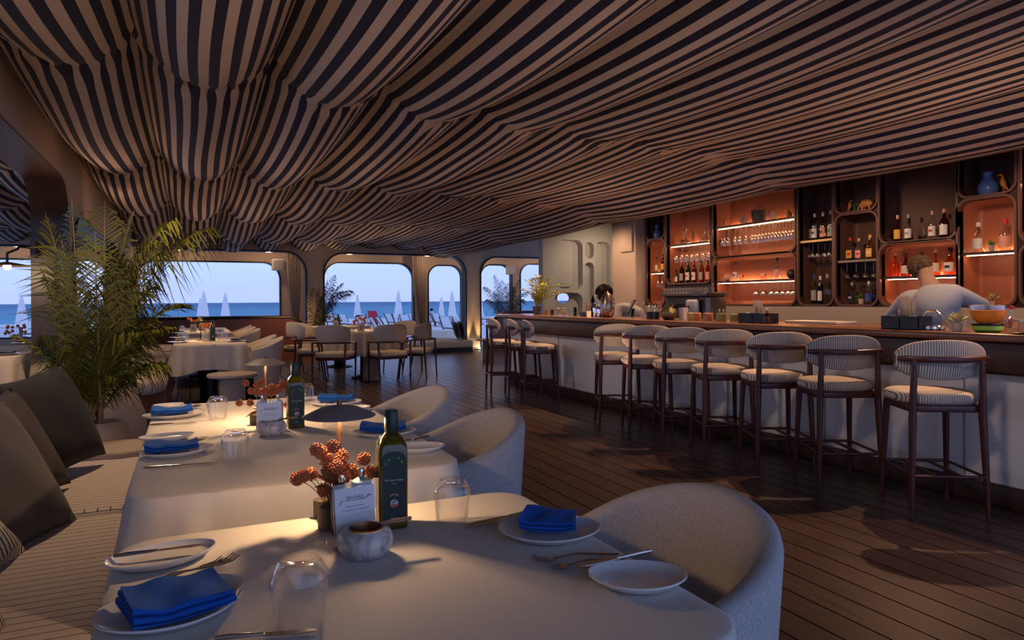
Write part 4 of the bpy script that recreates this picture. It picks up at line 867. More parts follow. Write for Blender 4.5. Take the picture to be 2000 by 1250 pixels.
# juicer, tubes, succulent, bowls, bottle
jc = MB().add(cyl((0, 0, 0), .075, .028, 28, .006)).obj('citrus_press', m_chrome); jc.location = on_counter(1820, 4.22); tag(jc, 'chrome citrus press with an arched handle on the counter', 'press')
MB().add(tube([(0, .045, .02), (0, .055, .09), (0, .03, .115), (0, -.03, .12), (0, -.05, .10), (0, -.045, .08)], .006, 8)).obj('handle', m_chrome, jc)
for j, (a, b_) in enumerate(((0, 0), (-.035, 0))):
    o = MB().add(tube([(0, 0, .007), (.0, .09 , .115)], .005, 8)).obj('glass_stirrer', mat('clear_rod', (0.6, 0.6, 0.62), 0.1, 0.6)); o.location = on_counter(1858, 4.14) + Vector((0, a, 0)); tag(o, 'thin clear stirring rod leaning by the citrus press, %s' % ('left' if a else 'right'), 'stirrer')
succulent(on_counter(1869, 4.16), .032, .05, .085, 26, m_succ2, m_pot, 'pale spiky succulent in a small pot on the counter')
jar(1893, .03, .075, 'clear', 'clear glass holder left of the orange bowl', None, 4.30)
gp = on_counter(1929, 4.22)
o = MB().add(lathe([(.055, 0), (.075, .01), (.078, .036), (.076, .04)], 28)).obj('green_bowl', mat('lime_green', (0.30, 0.55, 0.04), 0.3)); o.location = gp; tag(o, 'lime green covered bowl under the orange one', 'bowl'); MB().add(lathe([(.079, .036), (.082, .042), (.079, .048)], 28)).obj('lid', m_black, o)
o = MB().add(lathe([(.05, .0), (.075, .022), (.086, .05), (.088, .075)], 28)).obj('orange_bowl', mat('orange_glass', (0.80, 0.25, 0.03), 0.3)); o.location = gp + Vector((0, 0, .050)); tag(o, 'orange bowl stacked on the green one at the right of the counter', 'bowl'); MB().add(lathe([(.088, .076), (.092, .078), (.092, .104), (.080, .106)], 28)).obj('steel_rim', gm, o)
bottle(on_counter(1976, 4.42), .15, .036, 'clear', 'pink', 'red', 'flask', 'clear bottle with a red cap at the right end of the counter')
for j, px in enumerate((1959, 1988)): jar(px, .027, .06, 'pale', 'small glass jar %s of the red capped bottle' % ('left' if j == 0 else 'right'), 'grey', 4.34)
o = MB().add(lathe([(.05, 0), (.085, .008), (.082, .010), (.04, .004)], 28)).obj('black_rimmed_plate', m_black); o.location = on_counter(2008, 4.12); tag(o, 'dark plate at the right edge of the counter', 'plate')
# ------------------------------------------------------------------ bar stools
def leg(p0, p1, r0, r1, n=10): return tube([p0, ((p0[0] + p1[0]) / 2, (p0[1] + p1[1]) / 2, (p0[2] + p1[2]) / 2), p1], [r0, (r0 + r1) / 2 * 1.06, r1], n)
def oval_back(W, H, zc, y0, curve, thick, n=36, m=5, pw=2.5, tilt=0.0):
    """upholstered oval pad wrapped round a vertical axis; front faces +y"""
    rings = []
    for k in range(m * 2 + 1):
        s = k / (m * 2); a = PI * s
        off = thick / 2 * math.cos(a); sc = 1 - 0.10 * (1 - math.sin(a)) ** 2
        ring = []
        for j in range(n):
            t = 2 * PI * j / n; cx = abs(math.cos(t)) ** (2 / pw) * (1 if math.cos(t) >= 0 else -1); cz = abs(math.sin(t)) ** (2 / pw) * (1 if math.sin(t) >= 0 else -1)
            ring.append((W / 2 * cx * sc, off, H / 2 * cz * sc))
        rings.append(ring)
    # close both faces with inner rings so that the pad is puffed
    def faces(ring, sgn):
        out = []
        for s_ in (0.8, 0.5, 0.2): out.append([(x * s_, y + sgn * thick * .22 * (1 - s_ * s_), z * s_) for x, y, z in ring])
        return out
    allr = faces(rings[0], 1)[::-1] + rings + faces(rings[-1], -1)
    out = []
    for r in allr: out.append([(x, y0 + y + curve * (x / (W / 2)) ** 2 - tilt * z, zc + z) for x, y, z in r])
    return loft(out)
def make_stool():
    t = empty('bar_stool')
    st = MB().add(slab(rrect(-.215, -.195, .215, .205, .15, 8), .615, .680, .028, 4, crown=.012)).obj('seat', m_stoolstripe, t)
    MB().add(slab(rrect(-.19, -.185, .19, .19, .05), .578, .616, .006)).obj('seat_frame', m_mahog, t)
    MB().add(oval_back(.475, .222, .862, -.180, .075, .045, tilt=.12)).obj('backrest', m_stoolstripe, t)
    rail = [(x, -.232 + .085 * (x / .235) ** 2 - .004, .868) for x in [-.235 + .47 * i / 14 for i in range(15)]]
    MB().add(tube(rail, [.010] + [.014] * 13 + [.010], 8, flat=1.25)).obj('back_rail', m_mahog, t)
    for s in (-1, 1):
        MB().add(leg((s * .172, -.205, .868), (s * .178, -.195, .55), .013, .021)).add(leg((s * .178, -.195, .56), (s * .195, -.215, 0), .021, .011)).obj('leg', m_mahog, t)
        MB().add(leg((s * .165, .165, .600), (s * .185, .205, 0), .020, .011)).obj('leg', m_mahog, t)
    MB().add(leg((-.188, -.21, .235), (.188, -.21, .235), .009, .009)).add(leg((-.178, .19, .235), (.178, .19, .235), .009, .009)).add(leg((-.188, -.21, .235), (-.178, .19, .235), .008, .008)).add(leg((.188, -.21, .235), (.178, .19, .235), .008, .008)).add(leg((-.07, -.21, .235), (-.07, .19, .235), .009, .009)).add(leg((.07, -.21, .235), (.07, .19, .235), .009, .009)).obj('footrest', m_mahog, t)
    return t
stool = make_stool()
SY = [2.42, 3.02, 3.53, 4.07, 4.57, 5.05, 5.53]; HD = [32, 27, 26, 25, 25, 25, 25]
for i, (y, hd) in enumerate(zip(SY, HD)):
    h = R_(hd); f = Vector((math.sin(h), math.cos(h), 0)); r = Vector((math.cos(h), -math.sin(h), 0))
    o = stool if i == 0 else dup(stool); p = Vector((3.53, y, 0)) + r * .195 + f * .215
    o.location = p; o.rotation_euler = (0, 0, -h)
    tag(o, ('striped bar stool with mahogany frame, nearest one at the right end of the row' if i == 0 else 'striped bar stool with mahogany frame, %s from the right along the bar front' % ORD[i]), 'bar stool', 'striped bar stools in the row of seven')
for i, (x, y, hd) in enumerate(((3.50, 7.11, 112), (3.55, 7.62, 108), (3.52, 8.10, 104))):
    h = R_(hd); f = Vector((math.sin(h), math.cos(h), 0)); r = Vector((math.cos(h), -math.sin(h), 0))
    o = dup(stool); o.location = Vector((x, y, 0)) - r * -.195 * -1 + f * .215 if False else Vector((x, y, 0)) - r * .195 + f * .215; o.rotation_euler = (0, 0, -h)
    tag(o, 'bar stool seen from its side at the far end of the bar, %s of three' % ('nearest', 'middle', 'farthest')[i], 'bar stool', 'three bar stools at the far end')

# ------------------------------------------------------------------ tub chairs
def make_tub(W=.57, D=.50, zb=.79, zf=.655, zlow=.10, taper=.80, th=.05, mtx=None):
    """barrel chair, back on +x, open towards -x"""
    t = empty('tub_chair'); mtx = mtx or m_linen
    N = 44; rings = []
    for i in range(N + 1):
        a = R_(-118 + 236 * i / N); ca, sa = math.cos(a), math.sin(a)
        e_ = 2.35; k = (abs(ca) ** e_ + abs(sa) ** e_) ** (-1 / e_)
        s = .5 + .5 * math.cos(min(PI, abs(a) / R_(118) * PI)); zt = zf + (zb - zf) * s ** 0.8
        Rx, Ry = D / 2 * k, W / 2 * k
        prof = []
        def P(z, inw):
            q = (z - zlow) / (zb - zlow); sc = taper + (1 - taper) * q ** .8
            return ((Rx * sc - inw) * ca, (Ry * sc - inw) * sa, z)
        for q in range(6): prof.append(P(zlow + (zt - .025 - zlow) * q / 5, 0))
        for q in range(1, 6):
            b_ = PI * q / 5; prof.append(P(zt - .025 + .025 * math.sin(b_), th / 2 - th / 2 * math.cos(b_)))
        for q in range(1, 4): prof.append(P(zt - .025 - (zt - .025 - .40) * q / 3, th))
        prof.append(P(.38, th + .01)); rings.append(prof)
    MB().add(loft(rings, True, True)).obj('shell', mtx, t)
    cx = [(r * math.cos(a) * .92 - .0, r * math.sin(a) * .92) for a, r in [(2 * PI * j / 28, D / 2 * .88) for j in range(28)]]
    MB().add(slab(cx, .34, .465, .03, crown=.015)).obj('seat', mtx, t)
    cx2 = [(x * .8, y * .8) for x, y in cx]
    MB().add(slab(cx2, .08, .345)).obj('base', m_dark, t)
    for sx, sy in ((1, 1), (1, -1), (-1, 1), (-1, -1)): MB().add(leg((sx * .14, sy * .14, .10), (sx * .17, sy * .17, 0), .016, .010)).obj('leg', m_mahog, t)
    return t
tub = make_tub()
CH = [(.825, 1.15, -4, 'grey woven tub chair at the nearest table, largest in the picture'), (.875, 2.36, -3, 'grey woven tub chair at the second table behind the nearest oil bottle'), (.875, 3.14, 2, 'beige woven tub chair at the far end of the second table')]
for i, (x, y, rz, lab) in enumerate(CH):
    o = tub if i == 0 else dup(tub); o.location = (x, y, 0); o.rotation_euler = (0, 0, R_(rz)); tag(o, lab, 'armchair', 'woven tub chairs in the foreground')
tubf = make_tub(W=.56, D=.50, zb=.80, zf=.68, taper=.66, zlow=.14, mtx=m_creamup)
FC = [(.74, 8.32, 'nearest tub chair at the near far-left table'), (.74, 9.0, 'second tub chair at the near far-left table'), (.755, 11.3, 'nearest tub chair at the table by the left window'), (.755, 12.1, 'middle tub chair at the table by the left window'), (.755, 12.9, 'farthest tub chair at the table by the left window')]
for i, (x, y, lab) in enumerate(FC):
    o = tubf if i == 0 else dup(tubf); o.location = (x, y, 0); tag(o, 'cream ' + lab, 'armchair', 'cream tub chairs along the left tables')

# ------------------------------------------------------------------ wooden armchairs round the far tables
def make_armchair():
    t = empty('dining_armchair')
    MB().add(slab(rrect(-.245, -.22, .245, .24, .08), .395, .470, .03, 3, crown=.01)).obj('seat', m_creamup, t)
    MB().add(slab(rrect(-.225, -.205, .225, .215, .03), .36, .396)).obj('seat_frame', m_mahog, t)
    # curved upholstered back, wrapping forward (front is +y)
    rings = []
    for i in range(19):
        a = R_(-205 + 230 * i / 18) if False else R_(180 + 22 + (136) * i / 18)
        ca, sa = math.cos(a), math.sin(a); s = math.sin(PI * i / 18) ** .5; h = .075 + .055 * s
        R0 = .265; zc = .74
        rings.append([((R0 + th * q) * ca, (R0 * .92 + th * q) * sa + .02, zc + z) for th, q, z in [(.022, math.cos(b_), h * math.copysign(abs(math.sin(b_)) ** .6, math.sin(b_))) for b_ in [2 * PI * j / 12 for j in range(12)]]])
    MB().add(loft(rings)).obj('backrest', m_creamup, t)
    arm = [(.27, .13, .60), (.31, .02, .61), (.31, -.10, .612), (.26, -.22, .615), (.13, -.295, .615), (0, -.31, .615), (-.13, -.295, .615), (-.26, -.22, .615), (-.31, -.10, .612), (-.31, .02, .61), (-.27, .13, .60)]
    MB().add(tube(arm, [.010] + [.015] * 9 + [.010], 8, flat=.8)).obj('arm_rail', m_mahog, t)
    for s in (-1, 1):
        MB().add(leg((s * .27, .11, .60), (s * .225, .195, 0), .016, .010)).obj('leg', m_mahog, t)
        MB().add(leg((s * .25, -.225, .615), (s * .235, -.26, 0), .017, .010)).obj('leg', m_mahog, t)
    return t
arm0 = make_armchair()
AC = [(1.92, 10.10, -34, 'cream armchair with dark frame, nearest at the left of the round table'), (1.72, 12.0, -62, 'cream armchair at the second round table beside the wood screen wall'), (2.66, 9.92, 8, 'cream armchair half hidden behind the stone side table at the round table'),
      (3.20, 10.30, 52, 'cream armchair turned left at the right side of the round table'), (3.25, 11.3, 118, 'cream armchair behind the right side of the round table'), (1.76, 11.05, -108, 'cream armchair at the far left of the round table')]
for i, (x, y, rz, lab) in enumerate(AC):
    o = arm0 if i == 0 else dup(arm0); o.location = (x, y, 0); o.rotation_euler = (0, 0, R_(rz)); tag(o, lab, 'armchair', 'wooden armchairs round the far tables')

# ------------------------------------------------------------------ tables under cloths
def table(poly, drop, mt, label, clabel, fold=.014, seed=0, lowcorner=.05, nfold=26, ped=True, name='dining_table'):
    cx = sum(p[0] for p in poly) / len(poly); cyy = sum(p[1] for p in poly) / len(poly)
    rnd = random.Random(seed)
    # densify outline
    P = []
    for i in range(len(poly)):
        a, b_ = poly[i], poly[(i + 1) % len(poly)]; d = math.hypot(b_[0] - a[0], b_[1] - a[1]); n = max(1, int(d / .018))
        for k in range(n): P.append((a[0] + (b_[0] - a[0]) * k / n, a[1] + (b_[1] - a[1]) * k / n))
    n = len(P); per = 0; arc = []
    for i in range(n):
        arc.append(per); per += math.hypot(P[(i + 1) % n][0] - P[i][0], P[(i + 1) % n][1] - P[i][1])
    outn = inset(P, -1); nrm = [(outn[i][0] - P[i][0], outn[i][1] - P[i][1]) for i in range(n)]
    # smooth the normals round the corners
    for _ in range(10): nrm = [((nrm[i - 1][0] + nrm[i][0] * 2 + nrm[(i + 1) % n][0]) / 4, (nrm[i - 1][1] + nrm[i][1] * 2 + nrm[(i + 1) % n][1]) / 4) for i in range(n)]
    curv = [min(1, math.hypot(nrm[(i + 3) % n][0] - nrm[i - 3][0], nrm[(i + 3) % n][1] - nrm[i - 3][1]) * 2.2) for i in range(n)]
    for _ in range(26): curv = [(curv[i - 1] + curv[i] * 2 + curv[(i + 1) % n]) / 4 for i in range(n)]
    cm = max(curv) or 1; curv = [min(1, c / cm * 1.2) for c in curv]
    ph = [rnd.uniform(0, 6.28) for _ in range(4)]; rings = []
    for s_ in (.15, .4, .65, .85, .95): rings.append([(cx + (x - cx) * s_, cyy + (y - cyy) * s_, .75) for x, y in P])
    rings.append([(x, y, .75) for x, y in inset(P, .004)])
    rings.append([(P[i][0] + nrm[i][0] * .003, P[i][1] + nrm[i][1] * .003, .747) for i in range(n)])
    K = 12
    for k in range(1, K + 1):
        q = k / K; row = []
        for i in range(n):
            a = 2 * PI * arc[i] / per; c = curv[i]
            fo = (math.sin(a * nfold + ph[0]) + .5 * math.sin(a * nfold * 1.7 + ph[1])) * fold * q * (.55 + 2.2 * c) + .06 * c * q + .012 * q
            z = .745 - (drop + lowcorner * c * (1 if k == K or True else 0)) * q
            row.append((P[i][0] + nrm[i][0] * (.005 + fo), P[i][1] + nrm[i][1] * (.005 + fo), z))
        rings.append(row)
    cl = MB().add(loft(rings, True, False)).obj('tablecloth', mt, angle=60); tag(cl, clabel, 'tablecloth')
    t = MB().add(slab(inset(P[::3], .012), .715, .742)).obj(name, m_walnut); tag(t, label, 'table')
    MB().add(lathe([(.24, 0), (.23, .02), (.10, .05), (.09, .68), (.16, .716)], 24, (cx, cyy, 0))).obj('pedestal', m_dark, t)
    return cl
table(rrect(-.120, .70, .695, 1.475, .07, 6), .36, m_cloth, 'square table beneath the nearest white cloth', 'white tablecloth on the nearest table in front', seed=1, fold=.014)
table(rrect(-.135, 1.775, .690, 3.36, .08, 6), .34, m_cloth, 'long table beneath the second white cloth', 'white tablecloth on the long second table', seed=2, fold=.015, nfold=36)
table(rrect(-.16, 8.06, .57, 9.75, .08, 6), .27, m_cloth2, 'table beneath the far left cream cloth', 'cream tablecloth on the far table beyond the stone side table', seed=3, nfold=30)
table(rrect(-.16, 10.95, .58, 13.5, .08, 6), .28, m_cloth2, 'table by the left window beneath a cream cloth', 'cream tablecloth on the farthest left table by the window', seed=4, nfold=36)
circ = lambda cx, cy2, r, n=40: [(cx + r * math.cos(2 * PI * j / n), cy2 + r * math.sin(2 * PI * j / n)) for j in range(n)]
table(circ(2.52, 10.72, .58), .36, m_cloth2, 'round table beneath the cream cloth among armchairs', 'round cream tablecloth ringed by armchairs', seed=5, fold=.02, lowcorner=0, nfold=22)
table(circ(2.50, 12.75, .55), .36, m_cloth2, 'second round table nearer the window', 'round cream tablecloth on the table nearer the window', seed=6, fold=.02, lowcorner=0, nfold=22)
table(rrect(-2.7, 9.0, -1.50, 10.6, .07), .36, m_cloth2, 'terrace table seen through the left opening', 'cream tablecloth on the terrace table, farther of two', seed=7)
table(rrect(-2.4, 7.1, -1.34, 8.1, .07), .36, m_cloth2, 'nearer terrace table at the left edge of the picture', 'cream tablecloth on the terrace table at the left picture edge', seed=8)

# ------------------------------------------------------------------ stone side tables, pots
def side_table(loc, R, H, pr, label, rz=0):
    o = MB().add(slab(circ(0, 0, R), H - .035, H, .012)).obj('side_table', m_stone); o.location = loc; tag(o, label, 'side table')
    MB().add(slab([(pr * math.cos(a), pr * .75 * math.sin(a)) for a in [2 * PI * j / 24 for j in range(24)]], 0, H - .035, .01)).obj('pedestal', m_stone, o); o.rotation_euler = (0, 0, rz); return o
p = onZ(454, 729, .5); side_table((p.x, p.y, 0), .235, .5, .12, 'round beige stone side table in front of the far cream table')
p = onZ(729, 744, 0); side_table((p.x, p.y + .12, 0), .22, .45, .13, 'round beige stone side table before the armchairs')
side_table((-.31, 3.86, 0), .17, .50, .09, 'small round stone side table at the end of the foreground bench')
side_table((5.55, 12.9, 0), .25, .42, .12, 'round stone side table behind the far bar stools')
palm_pot = MB().add(lathe([(.13, 0), (.17, .12), (.18, .30), (.155, .46), (.105, .56), (.09, .575), (.08, .56), (.10, .45)], 32, cap1=False)).obj('potted_palm', m_speck); palm_pot.location = (-.42, 4.20, 0); tag(palm_pot, 'tall palm in a speckled stone pot beside the dark pillar', 'plant')
MB().add(cyl((0, 0, .52), .09, .01)).obj('soil', mat('dark_soil', (0.03, 0.02, 0.015), 0.95), palm_pot)
o = MB().add(lathe([(.10, 0), (.18, .10), (.215, .27), (.20, .45), (.14, .60), (.07, .66), (0.01, .675)], 32)).obj('stone_pebble_seat', m_stone); o.location = (-.475, 5.32, 0); tag(o, 'tall egg shaped taupe stone ornament behind the palm pot', 'ornament')
o = MB().add(lathe([(.12, 0), (.16, .25), (.15, .5), (.11, .68), (.10, .68), (.12, .5)], 28, cap1=False)).obj('white_planter', mat('white_planter', (0.62, 0.56, 0.50), 0.7)); o.location = (-.63, 4.82, 0); tag(o, 'white planter half hidden behind the palm stems', 'planter')

# ------------------------------------------------------------------ foreground bench with cushions
bench = MB().add(box(-.98, .2, 0, -.20, 3.70, .359)).obj('built_in_bench', m_walnut, smooth=False); tag(bench, 'long built-in bench along the left wall in the foreground', 'bench')
for nm, y0, y1, lab in (('near', .2, 2.775, 'pinstriped seat mattress nearest the camera'), ('far', 2.785, 3.74, 'pinstriped seat mattress beyond the ticked seam')):
    o = MB().add(slab(rrect(-.97, y0, -.185, y1, .06), .36, .468, .035, 4)).obj('seat_mattress', m_seatstripe); tag(o, lab, 'cushion')
    if nm == 'far':
        tk = MB()
        for k in range(17): tk.add(box(-.86 + k * .040, y0 + .020, .45, -.857 + k * .040, y0 + .052, .4695))
        # stitched ticks along the seam edge
        tk.obj('piping_ticks', m_black, o, smooth=False)
# bench backrest against the wall below the opening
o = MB().add(slab(rrect(-.975, .2, -.74, 3.35, .05), .47, .80, .04)).obj('backrest', m_creamup, bench)
def pillow(w_, h, th, M, mt, label, n=14, pinch=.12, piping=None):
    vs = []; f = []
    for side in (1, -1):
        for i in range(n + 1):
            for j in range(n + 1):
                u = -1 + 2 * i / n; v = -1 + 2 * j / n
                sx = u * (1 - pinch * (1 - abs(u)) * 0 - pinch * (1 - v * v) * abs(u) ** 3 * .9); sy = v * (1 - pinch * (1 - u * u) * abs(v) ** 3 * .9)
                b_ = max(0, (1 - u * u)) ** .42 * max(0, (1 - v * v)) ** .42
                vs.append((sx * w_ / 2, sy * h / 2, side * (th / 2 * b_ + .004 * (abs(u) < 1 and abs(v) < 1)) + .004 * math.sin(7 * u + 3 * v) * b_))
    N2 = (n + 1) ** 2
    for s in range(2):
        for i in range(n):
            for j in range(n):
                a = s * N2 + i * (n + 1) + j; q = [a, a + 1, a + n + 2, a + n + 1]; f.append(q if s else q[::-1])
    rim = [(0, j) for j in range(n)] + [(i, n) for i in range(n)] + [(n, j) for j in range(n, 0, -1)] + [(i, 0) for i in range(n, 0, -1)]
    for k in range(len(rim)):
        a = rim[k][0] * (n + 1) + rim[k][1]; b2 = rim[(k + 1) % len(rim)]; b2 = b2[0] * (n + 1) + b2[1]; f.append([a, b2, b2 + N2, a + N2])
    o = MB().add((vs, f)).obj('cushion', mt, angle=80); o.matrix_world = M; tag(o, label, 'cushion'); return o
def pm(c, rz, lean, roll=0): return Matrix.Translation(c) @ Matrix.Rotation(R_(rz), 4, 'Z') @ Matrix.Rotation(R_(lean), 4, 'X') @ Matrix.Rotation(R_(roll), 4, 'Z')
pillow(.46, .46, .18, pm((-.54, 3.42, .70), 62, 66, 6), m_char, 'black velvet cushion nearest the palm pot')
pillow(.44, .44, .15, pm((-.60, 3.02, .665), 70, 62, 4), m_taupe, 'dark taupe cushion between the black and the grey one')
pillow(.47, .47, .15, pm((-.55, 2.54, .655), 64, 62, 5), mat('grey_velvet', (0.085, 0.074, 0.070), 0.85, sheen=0.1), 'large dark grey cushion at the left picture edge')
m_pst = stripes('cushion_stripe', (0.62, 0.56, 0.50), (0.02, 0.018, 0.025), 0.022, 0.32, 'X', 0.9, wobble=0.01)
pillow(.40, .40, .13, pm((-.60, 2.26, .60), 76, 52, 8), m_pst, 'striped cushion tip below the grey cushion, farther of two')
pillow(.44, .44, .15, pm((-.53, 1.72, .61), 80, 58, 4), m_pst, 'striped cushion cut off at the lower left picture edge')
# copper drum behind the bench
o = MB().add(lathe([(.14, 0), (.14, .70), (.155, .705), (.155, .725)], 32)).obj('copper_side_table', m_copper); o.location = (-.80, 4.20, 0); tag(o, 'round copper drum table at the left picture edge', 'side table')
# terrace bench with cushions seen through the opening
o = MB().add(box(-2.3, 5.1, 0, -1.35, 6.9, .36)).obj('terrace_bench', m_walnut, smooth=False); tag(o, 'bench on the terrace behind the left wall opening', 'bench')
MB().add(slab(rrect(-2.3, 5.1, -1.34, 6.9, .05), .36, .46, .03)).obj('seat_pad', m_creamup, o)
pillow(.48, .48, .17, pm((-1.58, 5.75, .60), 10, 50, 3), m_navy, 'navy cushion on the terrace bench, nearer of two')
pillow(.46, .42, .15, pm((-1.70, 6.35, .64), 0, 60, 0), m_navy, 'navy cushion on the terrace bench, behind the nearer one')
pillow(.46, .44, .14, pm((-1.72, 6.70, .68), -5, 68, 0), stripes('wide_cushion_stripe', (0.50, 0.40, 0.30), (0.015, 0.016, 0.03), 0.075, 0.55, 'X', 0.9, wobble=0.02), 'dark cushion with beige bands on the terrace bench')

# ------------------------------------------------------------------ far bench with rounded end
fb = MB().add(slab(rrect(-.96, 6.95, -.22, 13.0, .30, 8), 0, .36)).obj('rounded_bench', m_wallwood); tag(fb, 'long dark wood bench with a rounded end along the far left tables', 'bench')
MB().add(slab(rrect(-.97, 6.92, -.20, 13.0, .32, 8), .36, .50, .05, 4)).obj('seat_cushion', stripes('bench_pinstripe', (0.56, 0.47, 0.39), (0.16, 0.08, 0.06), 0.05, 0.10, 'Y', 0.9), fb)
MB().add(slab(rrect(-.97, 7.5, -.80, 13.0, .07, 6), .50, .84, .05, 4)).obj('back_cushion', m_creamup, fb)
for i, (y, rz) in enumerate(((8.0, 60), (8.7, 75), (9.6, 85))):
    pillow(.44, .44, .15, pm((-.66, y, .70), rz, 66, 0), stripes('bench_cushion_band', (0.48, 0.40, 0.32), (0.03, 0.03, 0.04), 0.10, 0.4, 'X', 0.9), 'dark banded cushion on the far bench, %s from the palm' % ORD[i])
# daybed at the middle window
db = MB().add(slab(rrect(4.95, 15.05, 6.10, 16.5, .05), 0, .09)).obj('daybed', m_dark); tag(db, 'low daybed with ribbed mattress at the middle window', 'daybed')
MB().add(slab(rrect(4.97, 15.05, 6.10, 16.5, .06), .09, .265, .04)).obj('mattress', stripes('ribbed_mattress', (0.56, 0.50, 0.42), (0.26, 0.22, 0.19), 0.045, 0.3, 'X', 0.9), db)
m_bk = stripes('bold_dark_stripe', (0.40, 0.33, 0.26), (0.02, 0.022, 0.03), 0.11, 0.6, 'X', 0.9)
pillow(.48, .46, .14, pm((5.78, 15.35, .50), 72, 74, 0), m_bk, 'dark striped cushion on the daybed, left one')
pillow(.48, .46, .14, pm((5.95, 15.50, .50), 78, 80, 0), m_bk, 'dark striped cushion on the daybed, right one against the pillar')
# floor lantern between the two uplights
p = onZ(925, 682, 0); o = MB().add(cyl((0, 0, 0), .13, .012, 28)).obj('floor_lantern', m_chrome); o.location = p; tag(o, 'slim steel floor lantern in front of the pillar', 'lamp')
MB().add(tube([(0, 0, .01), (0, 0, .56)], .014, 8)).obj('pole', m_chrome, o); MB().add(lathe([(.080, .56), (.080, .77), (.06, .775)], 24)).obj('shade', mat('satin_steel', (0.30, 0.26, 0.22), 0.3, 0.9), o)
# wall lamp on an arm at the left opening
b0 = Vector((-1.20, 7.14, 0)); sc = onX(16, 518, -1.75)
wl = MB().add(box(-1.24, 7.10, 1.60, -1.20, 7.20, 1.74)).obj('wall_sconce', m_mahog, smooth=False); tag(wl, 'lit wall lamp with a flat disc shade on a bent arm at the left edge', 'lamp')
hd = Vector((-1.62, 6.55, 1.53)); hd = onY(14, 519, 6.6)
MB().add(tube([(-1.22, 7.14, 1.68), (-1.30, 7.0, 1.685), (hd.x + .05, hd.y + .1, hd.z + .14), (hd.x, hd.y, hd.z + .10), (hd.x, hd.y, hd.z + .02)], .010, 8)).obj('arm', m_dark, wl)
MB().add(lathe([(.02, .03), (.06, .022), (.17, .0), (.168, -.004), (.05, .008), (.02, .01)], 32, hd, True, False)).obj('disc_shade', m_brass, wl)
MB().add(sphere(hd + Vector((0, 0, -.008)), .028)).obj('bulb', m_bulb, wl)
light('POINT', hd + Vector((0, 0, -.05)), 6, (1.0, .68, .40), .03, name='sconce_light')
# ------------------------------------------------------------------ tableware
TZ = .7508
def outline(a, b_, egg=0.0, n=40):
    return [(a * math.cos(t) * (1 + egg * math.sin(t)), b_ * math.sin(t) * (1 - egg * .3 * math.cos(t))) for t in [2 * PI * j / n for j in range(n)]]
def plate(c, a, b_, rz, label, egg=.12, rim=.014, cat='plate', group=None):
    o0 = outline(a, b_, egg); rings = []
    for s_, z in ((.62, 0), (.70, .0), (.86, .006), (1.0, rim), (1.0, rim + .003), (.975, rim + .003), (.86, rim * .55), (.72, .005), (.4, .0042)): rings.append([(x * s_, y * s_, z) for x, y in o0])
    o = MB().add(loft(rings)).obj('plate', m_white); o.location = c; o.rotation_euler = (0, 0, rz); tag(o, label, cat, group); return o
def napkin(c, L, W, rz, label, mt=None, seed=0, z=.006, name='napkin', folds=5, hk=.0048):
    rnd = random.Random(seed); path = []
    y0, y1 = -W / 2, W / 2; r = hk / 2
    for k in range(folds):
        ys = (y0, y1) if k % 2 == 0 else (y1, y0); zz = k * hk + .002
        for q in range(7): path.append((ys[0] + (ys[1] - ys[0]) * q / 6, zz))
        if k < folds - 1:
            sgn = 1 if ys[1] > ys[0] else -1
            for q in range(1, 4): a = PI * q / 4; path.append((ys[1] + sgn * r * 1.6 * math.sin(a), zz + r - r * math.cos(a)))
    t = .0014; n = len(path); up = []; dn = []
    for i in range(n):
        a, b_ = path[max(i - 1, 0)], path[min(i + 1, n - 1)]; tx, ty = b_[0] - a[0], b_[1] - a[1]; l = math.hypot(tx, ty) or 1
        up.append((path[i][0] - ty / l * t, path[i][1] + tx / l * t)); dn.append((path[i][0] + ty / l * t, path[i][1] - tx / l * t))
    loop = up + dn[::-1]; rings = []; NS = 18; p1, p2 = rnd.uniform(0, 6), rnd.uniform(0, 6)
    for s in range(NS + 1):
        x = -L / 2 + L * s / NS; ring = []
        for (y, zz) in loop:
            hh = zz / (folds * hk); wv = .0028 * hh * math.sin(x * 55 + p1 + y * 22) + .0018 * hh * math.sin(x * 95 + p2 - y * 40)
            sag = -.006 * abs(x / (L / 2)) ** 3 * 0 + .006 * (abs(x) / (L / 2)) ** 2
            sk = .012 * hh * math.sin(p1) * (y / W)
            ring.append((x * (1 - .05 * hh) + sk, y * (1 + .06 * math.sin(3 * x / L + p2) * hh), z + zz * (.82 + .18 * math.cos(x * 20 + p1)) + wv + sag))
        rings.append(ring)
    o = MB().add(loft(rings)).obj(name, mt or m_blue, angle=50); o.location = c; o.rotation_euler = (0, 0, rz); tag(o, label, 'napkin'); return o
def knife_mb(L=.215):
    hl = L * .48
    v = MB().add(tube([(0, 0, .004), (hl * .3, 0, .0045), (hl, 0, .004)], [.0035, .0045, .003], 8, flat=.8))
    bl = [(hl - .005, -.003), (hl + .02, -.006), (L * .85, -.0085), (L, -.0035), (L, .0), (L * .9, .0035), (hl, .003)]
    v.add(slab(bl, .0026, .0044)); return v
def fork_mb(L=.20):
    pts = [(0, 0, .003), (L * .25, 0, .006), (L * .5, 0, .009), (L * .68, 0, .005), (L * .76, 0, .003)]
    v = MB().add(tube(pts, [.0042, .0045, .0030, .0024, .005], 8, flat=.45))
    v.add(slab([(L * .74, -.005), (L * .80, -.0105), (L * .84, -.011), (L * .84, .011), (L * .80, .0105), (L * .74, .005)], .0016, .0036))
    for k in range(4):
        y = -.0092 + k * .00613; v.add(tube([(L * .83, y, .0026), (L * .92, y, .0030), (L, y, .0085)], [.0019, .0017, .0009], 6, flat=.7))
    return v
kn, fk = {}, {}
